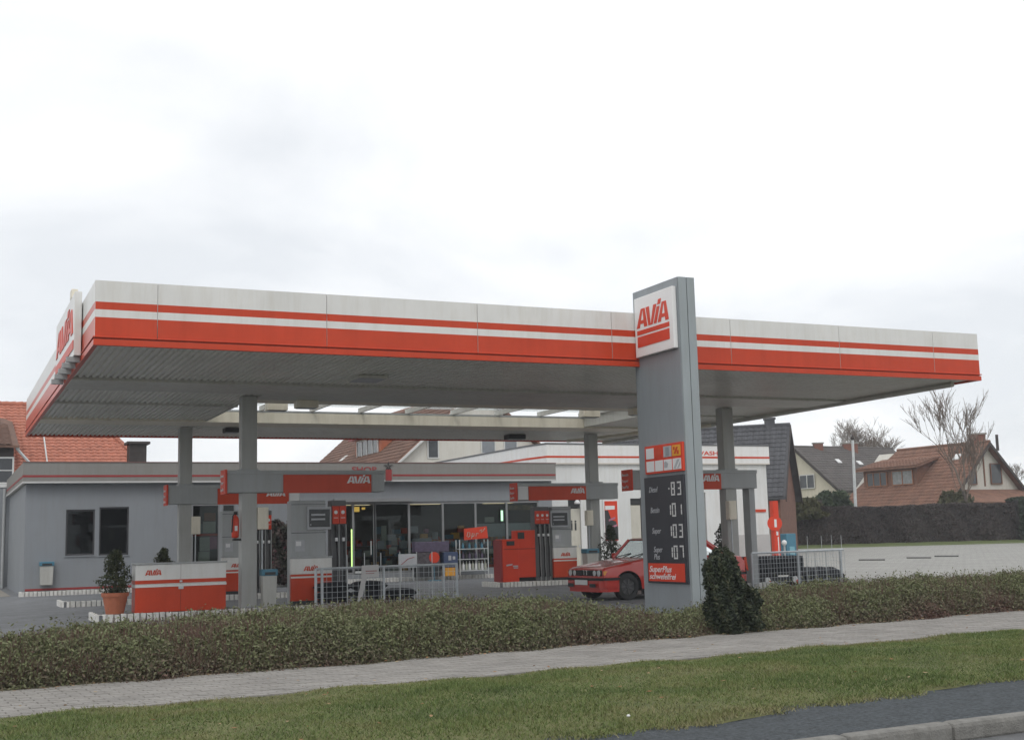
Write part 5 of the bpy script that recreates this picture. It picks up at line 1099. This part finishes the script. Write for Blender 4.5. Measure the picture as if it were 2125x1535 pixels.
# cream house further back
al = math.radians(30); o, e, tt = hframe(25.65, 110, .4, RV * math.cos(al) + DV * math.sin(al))
hw = thing('cream_gable_house', 'cream gabled house with dark grey-brown roof and two brick chimneys', 'house', tuple(o))
P = gable_house(hw, o, e, tt, 12, 10.4, 4.4, 8.35, CREAM, GYTILE, .3, .3, .16, (.36, .38), vis=-1)
chimney(hw, site(28.0, 111.2, 8.45), .8, .6, .75); chimney(hw, site(31.4, 113.1, 8.3), 1.3, .7, .95)
nrm = -e
win(hw, Vector(P(-.06, -3.3, 2.2)) , tt * -1 if False else -tt, Zv, 1.5, 1.5, WFR, 2, .05) if False else None
wo = Vector(P(-.07, -.4, 4.7)); win(hw, wo, -tt, Zv, 1.9, 1.25, WFR, 2, .06)
for a, b in ((3.2, -2.0), (5.6, -2.2)):
    mb = MB(); q = Vector(P(a, b, 8.35 - .76 * abs(b) + .27)); mb.hexa([tuple(q + e * x + tt * y + Zv * (y * .76 + z)) for z in (0, .08) for x, y in ((-.25, -.2), (.25, -.2), (.25, .2), (-.25, .2))]); part('roof_window', mb, PRINTW, hw)
# brown roofed house at right
al = math.radians(61); o, e, tt = hframe(36.4, 94, .45, -(RV * math.cos(al) - DV * math.sin(al)))
hb = thing('brown_roof_house', 'house with steep rust brown roof, wide dormer and white timber framed gable', 'house', tuple(o))
P = gable_house(hb, o, e, tt, 10.8, 8.6, 3.0, 7.2, mat('pale_gable', (.56, .54, .49), .85, .05, 1, dirt=.1), RDTILE, .5, .55, .18, (.34, .36), vis=1, hip_far=2.6)
chimney(hb, site(36.3, 94.9, 7.7), .95, .7, .75); mb = MB(); q = site(37.9, 95.2, 7.2); mb.tube([q, q + Zv * 1.25], .11, 8); part('flue', mb, DKWOOD, hb)
for b, z0, w, h_ in ((.25, 4.0, .12, 2.8),):
    mb = MB(); mb.hexa([P(x, y, z) for z in (z0, z0 + h_) for x, y in ((-.06, b - w / 2), (-.06, b + w / 2), (-.005, b + w / 2), (-.005, b - w / 2))][::1]); part('timber_post', mb, WOOD, hb)
win(hb, P(-.08, -.35, 4.15), -tt, Zv, 1.25, 1.6, WOOD, 1, .06); win(hb, P(-.08, 2.0, 4.1), -tt, Zv, .8, 1.3, WOOD, 1, .06)
sl = (7.2 - 3.0) / 4.3
d0, d1 = 3.9, 9.6; bb = 3.15; zd0, zd1 = 7.2 - sl * bb, 5.75
mb = MB(); mb.hexa([P(d0, bb, zd0 - .3), P(d1, bb, zd0 - .3), P(d1, .6, zd0 - .3), P(d0, .6, zd0 - .3), P(d0, bb, zd1), P(d1, bb, zd1), P(d1, .6, zd1 + .6), P(d0, .6, zd1 + .6)]); dw = part('dormer', mb, WOOD, hb)
mb = MB(); mb.hexa([P(d0 - .4, bb + .5, zd1 - .12), P(d1 + .4, bb + .5, zd1 - .12), P(d1 + .4, .5, zd1 + .75), P(d0 - .4, .5, zd1 + .75), P(d0 - .4, bb + .5, zd1 + .05), P(d1 + .4, bb + .5, zd1 + .05), P(d1 + .4, .5, zd1 + .92), P(d0 - .4, .5, zd1 + .92)]); dro = part('dormer_roof', mb, RDTILE, hb)
tiles(dro, P(d1 + .4, bb + .5, zd1 + .06), -e, -tt + Zv * (.87 / (bb)), d1 - d0 + .8, 2.7, .34, .36, RDTILE)
win(dw, P(d1 - .4, bb + .04, zd0 + .25), -e, Zv, 2.2, 1.15, mat('orange_wood', (.30, .115, .05), .6, .15, 5), 3, .06); win(dw, P(d1 - 3.1, bb + .04, zd0 + .25), -e, Zv, 2.2, 1.15, MAT['orange_wood'], 2, .06, 1, mat('curtain_pane', (.24, .25, .25), .2, .25, 4))
mb = MB(); q = Vector(P(1.6, 1.2, 7.2 - sl * 1.2 + .28)); mb.hexa([tuple(q + e * x + tt * y + Zv * (-y * sl + z)) for z in (0, .08) for x, y in ((-.3, -.2), (.3, -.2), (.3, .2), (-.3, .2))]); part('roof_window', mb, PRINTW, hb)
mb = MB(); mb.hexa([P(-2.4, -5.2, 2.6), P(-.06, -5.2, 3.3), P(-.06, 5.0, 3.3), P(-2.4, 5.0, 2.6), P(-2.4, -5.2, 2.75), P(-.06, -5.2, 3.75), P(-.06, 5.0, 3.75), P(-2.4, 5.0, 2.75)]); part('porch_roof', mb, RDTILE, hb)
# carport
t = thing('flat_carport', 'low dark flat roofed carport behind the hedge left of the bush', 'carport', tuple(site(17.5, 84)))
mb = MB(); mb.hexa([tuple(site(a, b, z)) for z in (2.95, 3.5) for a, b in ((15.0, 83.2), (21.0, 83.2), (21.0, 87.5), (15.0, 87.5))]); part('flat_roof', mb, DKWOOD, t)
for a in (15.3, 18, 20.7): mb = MB(); mb.hexa([tuple(site(a + x, 83.6 + y, z)) for z in (.4, 2.95) for x, y in ((0, 0), (.15, 0), (.15, .15), (0, .15))]); part('post', mb, DKWOOD, t)
t = thing('white_board', 'small white board above the dark hedge beside the red column', 'sign', tuple(site(17.4, 81)))
mb = MB(); mb.hexa([tuple(site(a, b, z)) for z in (2.62, 2.95) for a, b in ((17.0, 80.6), (18.1, 80.6), (18.1, 80.68), (17.0, 80.68))]); part('board', mb, PRINTW, t)
for a in (17.2, 17.9): mb = MB(); mb.tube([site(a, 80.72, .4), site(a, 80.72, 2.9)], .04, 6); part('post', mb, STEEL, t)
t = thing('lamp_post', 'slim pale lamp post behind the hedge in front of the cream house', 'street lamp', tuple(site(23.45, 84)))
mb = MB(); mb.tube([site(23.42, 84, .4), site(23.55, 84, 7.5)], [.12, .085], 8); part('pole', mb, STEEL, t)
mb = MB(); mb.tube([site(23.55, 84, 7.5), site(23.55, 84, 7.65), site(23.55, 84, 7.85)], [.07, .15, .05], 8); part('lamp_head', mb, DKWOOD, t)
t = thing('traffic_cone_sign', 'red and white striped marker at the right edge above the hedge', 'marker', tuple(site(34.4, 80)))
mb = MB(); mb.tube([site(33.75, 80.6, 2.95), site(33.75, 80.6, 3.85)], .09, 8); part('rod', mb, RED, t)
mb = MB()
for k in range(2): mb.tube([site(33.75, 80.6, 3.2 + k * .3), site(33.75, 80.6, 3.32 + k * .3)], .095, 8)
part('white_ring', mb, PRINTW, t)
mb = MB(); mb.tube([site(33.75, 80.6, .4), site(33.75, 80.6, 2.95)], .05, 6); part('post', mb, STEEL, t)

# ================================================================== vegetation
# long dark hedge
def hedge_box(nm, lb, la0, la1, d0, d1, z0, z1, n, m, size):
    la = rng.uniform(la0, la1, n); side = rng.random(n); dp = np.where(side < .6, d0 + np.abs(rng.normal(0, .12, n)), rng.uniform(d0, d1, n))
    top = z1 + .05 * np.sin(la * .7) + .03 * np.sin(la * 4.3 + 1) + .0 * la
    z = np.where(side < .6, z0 + (top - z0) * rng.random(n), top - np.abs(rng.normal(0, .1, n)))
    dp = dp + .12 * np.sin(la * 2.3 + z * 1.5) * (side < .6)
    P_ = np.stack([la * RV.x + dp * DV.x, la * RV.y + dp * DV.y, z], 1)
    V, F = leaves(P_, size); core = MB()
    core.hexa([tuple(site(a, b, z)) for z in (z0, z1 - .12) for a, b in ((la0, d0 + .12), (la1, d0 + .12), (la1, d1), (la0, d1))])
    t = thing(nm, lb, 'hedge', tuple(site((la0 + la1) / 2, d0, z0)))
    part('hedge_core', core, m if False else mat('hedge_core_brown', (.032, .026, .024), .9, .4, 2.5), t)
    tone = np.clip(.5 + .22 * np.sin(la * .9 + 2) * np.sin(la * .31) + rng.normal(0, .22, n), 0, 1)
    return bulk('leaves', V, F, m, tone, t, 'stuff')
HB = leafmat('hedge_brown_leaf', [(.045, .042, .044), (.075, .062, .06), (.095, .072, .066), (.08, .08, .068)])
HG = leafmat('hedge_green_leaf', [(.018, .026, .018), (.035, .05, .028), (.05, .065, .035)])
hedge_box('tall_hedge', 'long dark brown clipped hedge along the far side of the paved lot', 14.5, 33.2, 81.2, 83.2, .40, 2.92, 110000, HB, .10)
hedge_box('conifer_hedge', 'dark green hedge end at the right edge beyond the brown hedge', 33.2, 48, 80.6, 82.8, .35, 3.25, 30000, HG, .18)
# low shrub hedge beds
def vnoise(x, y): return (np.sin(x * 1.9 + 1.3 * np.sin(y * 1.1)) + np.sin(y * 2.7 + 1.7 * np.sin(x * .8)) + .6 * np.sin(x * 4.9 + y * 3.1) + .5 * np.sin(x * 7.3 - y * 5.7)) / 3.1
pb_np = lambda x: np.where(x < 20, 14.1 + .093 * (x - .6), 15.9 + .06 * (x - 20))
def low_hedge(nm, lb, x0, x1, back, hmax, n, cols, seed):
    r = np.random.default_rng(seed)
    x = r.uniform(x0, x1, n); bx_ = np.interp(x, [p[0] for p in back], [p[1] for p in back]); hh = np.interp(x, [p[0] for p in hmax], [p[1] for p in hmax])
    f0 = pb_np(x) + .06 + .10 * np.sin(x * 1.7) * np.sin(x * .9 + 1) + .05 * np.sin(x * 5.1)
    dpt = bx_ - f0; q = r.random(n); front = r.random(n) < .45
    s = np.where(front, r.random(n) ** 1.3 * .55, r.random(n) * dpt); s = np.minimum(s, dpt)
    y = f0 + s
    prof = np.clip(s / .45, 0, 1) ** .45 * np.clip((dpt - s) / .3, 0, 1) ** .5
    H = hh * (.83 + .20 * vnoise(x, y) + .16 * vnoise(x * 2.7 + 5, y * 2.4) + .09 * np.sin(x * 11.3 + y * 9.1)) * prof
    z = .03 + H - np.abs(r.exponential(.075, n)) + r.normal(0, .018, n)
    z = np.where(front, np.minimum(z, .03 + H) * np.where(r.random(n) < .6, r.random(n) ** .7, 1.0), z)
    tall = r.random(n) < .05 * (1 + vnoise(x * 1.6 + 2, y * 2.2)); z = z + tall * r.uniform(.02, .16, n)
    z = np.maximum(z, .03); y = y - front * .10 * np.abs(r.normal(0, .6, n)) 
    V, F = leaves(np.stack([x, y, z], 1), .0245, 1.9, .5)
    rel = np.clip(z / (hh + .05), 0, 1)
    red = np.clip(.62 - .9 * rel + .38 * vnoise(x * .6 + 9, y * .6) + r.normal(0, .16, n), 0, 1)
    tone = np.clip(.66 - .62 * red + r.normal(0, .10, n) + .10 * vnoise(x * 2, y * 2), 0, 1)
    t = thing(nm, lb, 'hedge', ((x0 + x1) / 2, float(np.mean(y)), 0))
    bulk('leaves', V, F, cols, tone, t, 'stuff')
    # twigs
    m_ = n // 22; tx = r.uniform(x0, x1, m_); tb = np.interp(tx, [p[0] for p in back], [p[1] for p in back]); ty = pb_np(tx) + .12 + r.random(m_) ** 1.5 * (tb - pb_np(tx) - .3)
    th2 = np.interp(tx, [p[0] for p in hmax], [p[1] for p in hmax]) * r.uniform(.5, 1.12, m_) * np.clip((ty - pb_np(tx)) / .5, .3, 1) ** .5
    dxy = r.normal(0, .10, (m_, 2)); w = .004
    A = np.stack([tx, ty, np.full(m_, .03)], 1); B = np.stack([tx + dxy[:, 0], ty + dxy[:, 1], .03 + th2], 1)
    Vt = np.stack([A + [w, 0, 0], A - [w, 0, 0], B - [w * .5, 0, 0], B + [w * .5, 0, 0]], 1).reshape(-1, 3)
    bulk('twigs', Vt, np.arange(4 * m_).reshape(m_, 4), mat('hedge_twig', (.11, .065, .05), .9, .3, 3), None, t, 'stuff')
    return t
LH = leafmat('low_hedge_leaf', [(.13, .07, .058), (.15, .105, .078), (.14, .125, .082), (.145, .155, .078), (.155, .175, .082), (.18, .19, .09)])
bkL = [(-4, 14.6), (.5, 15.35), (1.8, 16.9), (3.6, 18.5), (5.9, 19.3), (7.7, 18.9), (9.1, 18.2), (10.3, 17.2), (11.2, 16.6)]
low_hedge('low_hedge', 'low spreading shrub bed in front of the pumps with reddish stems', -2.0, 10.9, bkL, [(-4, .46), (3, .50), (6, .53), (8.2, .50), (9.2, .34), (10.0, .22), (10.9, .20)], 520000, LH, 3)
bkR = [(10.4, 17.2), (12.0, 17.6), (12.9, 17.9), (15, 18.6), (18, 18.8), (20, 18.6), (22, 18.5), (30, 19.5)]
low_hedge('low_hedge', 'low olive green shrub bed to the right of the price pylon', 10.9, 23.5, bkR, [(10.9, .24), (11.7, .42), (13, .50), (16, .52), (20, .52), (24, .53)], 400000, LH, 4)
# dense upright dark shrub
def bush(nm, lb, c, rad, h, n, m, size, cat='shrub', shape=1.0, stem=True, grp=None, wob=.18):
    t = thing(nm, lb, cat, c, grp); ph = rng.uniform(0, 6, 4)
    u = rng.random(n); th_ = rng.uniform(0, 2 * math.pi, n); z = u
    prof = np.clip((np.minimum(1, .8 + z * .8) * np.sqrt(np.clip(1 - ((z - .74).clip(0) / .27) ** 2, 0, 1)) if shape < 0 else 1) * (1 if shape < 0 else 0) + (0 if shape < 0 else 1) * np.minimum(1, (z / .18) ** .5 * .85 + .15) * (1 - np.clip(z - .35, 0, 1) / .66 * shape) ** .8, .02, 1)
    lump = 1 + wob * np.sin(3 * th_ + 9 * z + ph[0]) + wob * .7 * np.sin(5 * th_ - 14 * z + ph[1])
    r = rad * prof * lump * np.sqrt(rng.uniform(.25, 1, n)) + rng.normal(0, rad * .05, n)
    P_ = np.stack([c[0] + r * np.cos(th_), c[1] + r * np.sin(th_), c[2] + z * h * (1 + .05 * np.sin(4 * th_)) + rng.normal(0, .02 * h, n)], 1)
    V, F = leaves(P_, size, 1.7, .6); tone = np.clip(.45 + .25 * np.sin(6 * th_ + 10 * z) + rng.normal(0, .22, n), 0, 1)
    bulk('foliage', V, F, m, tone, t, 'stuff')
    if stem: mb = MB(); mb.tube([c, (c[0] + .02, c[1], c[2] + h * .8)], [.035 * rad / .3, .01], 6); part('stem', mb, BARK, t)
    return t
DG = leafmat('dark_green_leaf', [(.022, .028, .022), (.038, .050, .032), (.055, .068, .040), (.085, .085, .05)])
CG = leafmat('conifer_leaf', [(.020, .028, .014), (.045, .055, .025), (.085, .085, .04)])
bush('upright_shrub', 'dense dark upright shrub growing beside the price pylon', (10.33, 15.10, 0), .25, 1.17, 24000, DG, .036, 'shrub', -1)
bush('side_shrub', 'lower dark shrub spreading right of the upright shrub', (10.68, 15.12, 0), .22, .66, 9000, DG, .036, 'shrub', -1, True, None, .22)
def potted(lb, x, y, z, ph_, pr, r, h, n, m=CG, grp='potted conifers on the forecourt', size=.045):
    t = bush('potted_conifer', lb, (x, y, z + ph_ * .9), r, h, n // 3, m, size * .85, 'potted plant', .82, True, grp, .42)
    mb = MB(); mb.lathe([(pr * .66, 0), (pr * .92, ph_ * .82), (pr * 1.0, ph_ * .82), (pr * 1.04, ph_), (pr * .88, ph_), (pr * .86, ph_ * .9)], (x, y, z), 24); part('pot', mb, TERRA, t, smooth=False)
potted('conifer in a large terracotta pot left of the red and white cabinet', 3.33, 26.75, .14, .43, .27, .27, .88, 8000)
potted('twin topped conifer standing behind the long red and white cabinet', 4.75, 29.6, 0, .5, .26, .26, .95, 6000)
potted('conifer by the drink poster next to the right rear column', 19.45, 34.6, .14, .45, .26, .30, 1.2, 8000, DG)
potted('conifer by the right front sign post behind the fence', 19.0, 27.7, .0, .45, .25, .25, 1.25, 7000, DG)
bush('flower_stand', 'tall dark display of plants in front of the shop wall', (11.0, 42.7, .14), .62, 2.05, 9000, leafmat('mixed_plant_leaf', [(.02, .02, .018), (.04, .045, .03), (.07, .06, .05), (.16, .12, .11), (.10, .04, .05)]), .09, 'plants', .25)
crate('flower_crate', 'green crate of plants below the tall plant display', 'crate', 11.0, 11.6, 42.3, 42.6, .0, .45, mat('dark_green_box', (.03, .07, .05), .5, .1, 4), 2)
crate('plant_tray', 'yellow plant tray beside the tall plant display', 'crate', 11.5, 11.9, 42.6, 42.9, .14, .9, mat('dull_yellow', (.35, .24, .07), .6, .3, 6), 2)
bush('evergreen_bush', 'wide green evergreen bush in front of the cream house', tuple(site(22.9, 88, .4)), 2.2, 3.5, 16000, leafmat('evergreen_leaf', [(.03, .045, .025), (.05, .075, .04), (.075, .10, .05)]), .30, 'bush', .75)
bush('garden_shrub', 'olive shrub on the hedge line beneath the carport', tuple(site(19.4, 81.6, 2.2)), 1.3, 1.3, 4000, leafmat('olive_leaf', [(.05, .05, .025), (.08, .08, .035), (.10, .095, .045)]), .2, 'bush', .6)
bush('garden_shrub', 'brownish shrub in front of the brown roofed house', tuple(site(30.5, 84.5, .4)), 1.6, 3.3, 6000, MAT['olive_leaf'], .2, 'bush', .6)
# bare trees
def bare_tree(nm, lb, base, h, seed, spread=.5, levels=5, r0=.16, n0=3, up=.55, pole=.35, kids=(3, 4), tip=.55):
    t = thing(nm, lb, 'tree', tuple(base), None); rd = random.Random(seed); tr = MB(); br = MB()
    def grow(p, d, L_, r, lv):
        q = p; pts = [p]; rs = [r]; n = 3
        for i in range(n):
            d = (d + Vector((rd.gauss(0, .05 if lv == 0 else .16), rd.gauss(0, .05 if lv == 0 else .16), rd.gauss(0, .08) + .06 * up))).normalized(); q = q + d * (L_ / n); pts.append(q); rs.append(r * (1 - .38 * (i + 1) / n))
        (tr if lv == 0 else br).tube(pts, rs, 6 if lv < 2 else 3, False)
        if lv >= levels: return
        k = rd.randint(*kids)
        for i in range(k):
            f = rd.uniform(.45, 1.0) if i else 1.0; b = pts[min(n, max(1, int(round(f * n))))]
            a = rd.uniform(0, 2 * math.pi); sp = spread * rd.uniform(.6, 1.3); s = Vector((math.cos(a), math.sin(a), 0)); nd = (d * 1.0 + s * sp + Vector((0, 0, up * .35))).normalized()
            grow(b, nd, L_ * rd.uniform(.62, .85) * (tip if lv == 0 and False else 1), max(.016, rs[-1] * rd.uniform(.6, .8)), lv + 1)
    grow(Vector(base), Vector((0, 0, 1)), h * pole, r0, 0)
    part('trunk', tr, BARK, t); part('branches', br, TWIG if r0 < .5 else BARK, t, kind='stuff')
    return t
bare_tree('bare_fruit_tree', 'thin bare tree in front of the brown roofed house', site(31.1, 84.0, .4), 5.6, 17, .36, 5, .19, 3, .75, .62, (3, 4))
bare_tree('bare_round_tree', 'bare round crowned tree behind the cream house', site(35.6, 126, .3), 12.5, 9, .75, 6, .3, 3, .45, .30, (4, 4))
bare_tree('bare_edge_tree', 'bare tree at the right edge behind the brown roofed house', site(50.3, 124, .3), 8.3, 12, .6, 6, .25, 3, .5, .30, (3, 4))
bare_tree('bare_edge_tree', 'smaller bare tree just right of the brown roof gable', site(48.2, 126, .3), 7.0, 21, .6, 5, .22, 3, .5, .30, (3, 4))
# grass on the verge
n = 300000
gx = rng.uniform(-1, 19, n); vf = np.where(gx > 0, 8.13 + np.where(gx < 9.5, .159 * (gx - 4.4), .811 + .07 * (gx - 9.5)), 7.43) + .07 * np.sin(gx * 3.1) + .05 * np.sin(gx * 7.7 + 1) + .03 * np.sin(gx * 17)
pf = 11.9 + .0715 * (gx - .5); tt_ = rng.random(n); gy = vf + (pf - vf) * tt_ + rng.normal(0, .04, n)
keep = gx < gy * 1.25 + .5; gx, gy, tt_ = gx[keep], gy[keep], tt_[keep]; n = len(gx)
gz = .012 + .018 * tt_ + .05 * np.sin(math.pi * np.minimum(1, np.clip(tt_, 0, 1) * 1.1)) + .012 * np.sin(gx * 2.1 + gy) + .01 * np.sin(gx * 5.3 - 2 * gy) - .008
cl = vnoise(gx * .9, gy * 1.3); hg = rng.uniform(.010, .034, n) * (1 + .5 * cl) + .006; an = rng.uniform(0, 6.28, n); ln_ = rng.normal(0, .022, (n, 2)); w = .0055
A = np.stack([gx, gy, gz], 1); dv = np.stack([np.cos(an), np.sin(an), np.zeros(n)], 1) * w; T_ = A + np.stack([ln_[:, 0], ln_[:, 1], hg], 1)
V = np.stack([A - dv, A + dv, T_], 1).reshape(-1, 3)
tone = np.clip(.46 + .34 * vnoise(gx * .7 + 3, gy * .9) + .22 * vnoise(gx * 2.6, gy * 3.1 + 4) + .5 * np.clip(tt_ - .93, 0, 1) / .07 + .35 * np.clip(.10 - tt_, 0, 1) / .10 + rng.normal(0, .15, n), 0, 1)
gr_ = bulk('grass', V, np.arange(3 * n).reshape(n, 3), leafmat('grass_blade', [(.080, .115, .036), (.102, .145, .043), (.13, .17, .052), (.175, .185, .07), (.22, .20, .105)]), tone, None, 'stuff'); gr_['label'] = 'short mown grass on the verge by the road'
# fallen leaves and litter
n = 420; lx = rng.uniform(0, 18, n); ly = np.where(rng.random(n) < .55, pb_np(lx) - np.abs(rng.normal(0, .18, n)), rng.uniform(8.8, 13.8, n)); P_ = np.stack([lx, ly, np.full(n, .055) + (ly < pav_f(lx)) * .035], 1)
V, F = leaves(P_, .042, 1.4, 0); V[:, 2] = np.repeat(P_[:, 2], 4) + (V[:, 2] - np.repeat(P_[:, 2], 4)) * .25
lf = bulk('fallen_leaves', V, F, leafmat('dead_leaf', [(.20, .09, .04), (.30, .17, .08), (.36, .28, .17)]), rng.random(n), None, 'stuff'); lf['label'] = 'brown fallen leaves on the pavement edge and grass'
for k, (x, y, z) in enumerate(((4.95, 8.62, .05), (14.2, 15.3, .06))):
    mb = MB(); mb.lathe([(.004, 0), (.014, .004), (.016, .012), (.006, .02)], (x, y, z + .01), 7); o = part('paper_scrap', mb, PRINTW, smooth=True); tag(o, ('crumpled white scrap at the lower edge of the grass verge', 'crumpled white scrap at the foot of the right shrub bed')[k], 'litter', 'white scraps of litter')
mb = MB(); mb.lathe([(.05, 0), (.26, .06), (.30, .18), (.22, .30), (.06, .36)], (.62, 15.45, 0), 9); o = part('kerb_boulder', mb, CONC, smooth=False); tag(o, 'pale rough stone at the far left end of the shrub bed', 'stone')

# ================================================================== thin air
hz = bpy.data.materials.new('air'); hz.use_nodes = True; hn = hz.node_tree.nodes; hn.remove(hn['Principled BSDF'])
pv = hn.new('ShaderNodeVolumePrincipled'); pv.inputs['Density'].default_value = 0.0008; pv.inputs['Color'].default_value = (.93, .96, 1.0, 1); pv.inputs['Anisotropy'].default_value = 0.0
hz.node_tree.links.new(pv.outputs[0], hn['Material Output'].inputs['Volume'])
mb = MB(); mb.box(-230, -100, -1.3, 310, 310, 15.5); o = part('haze', mb, hz, kind='stuff'); o['label'] = 'thin pale haze in the air over the street and houses'
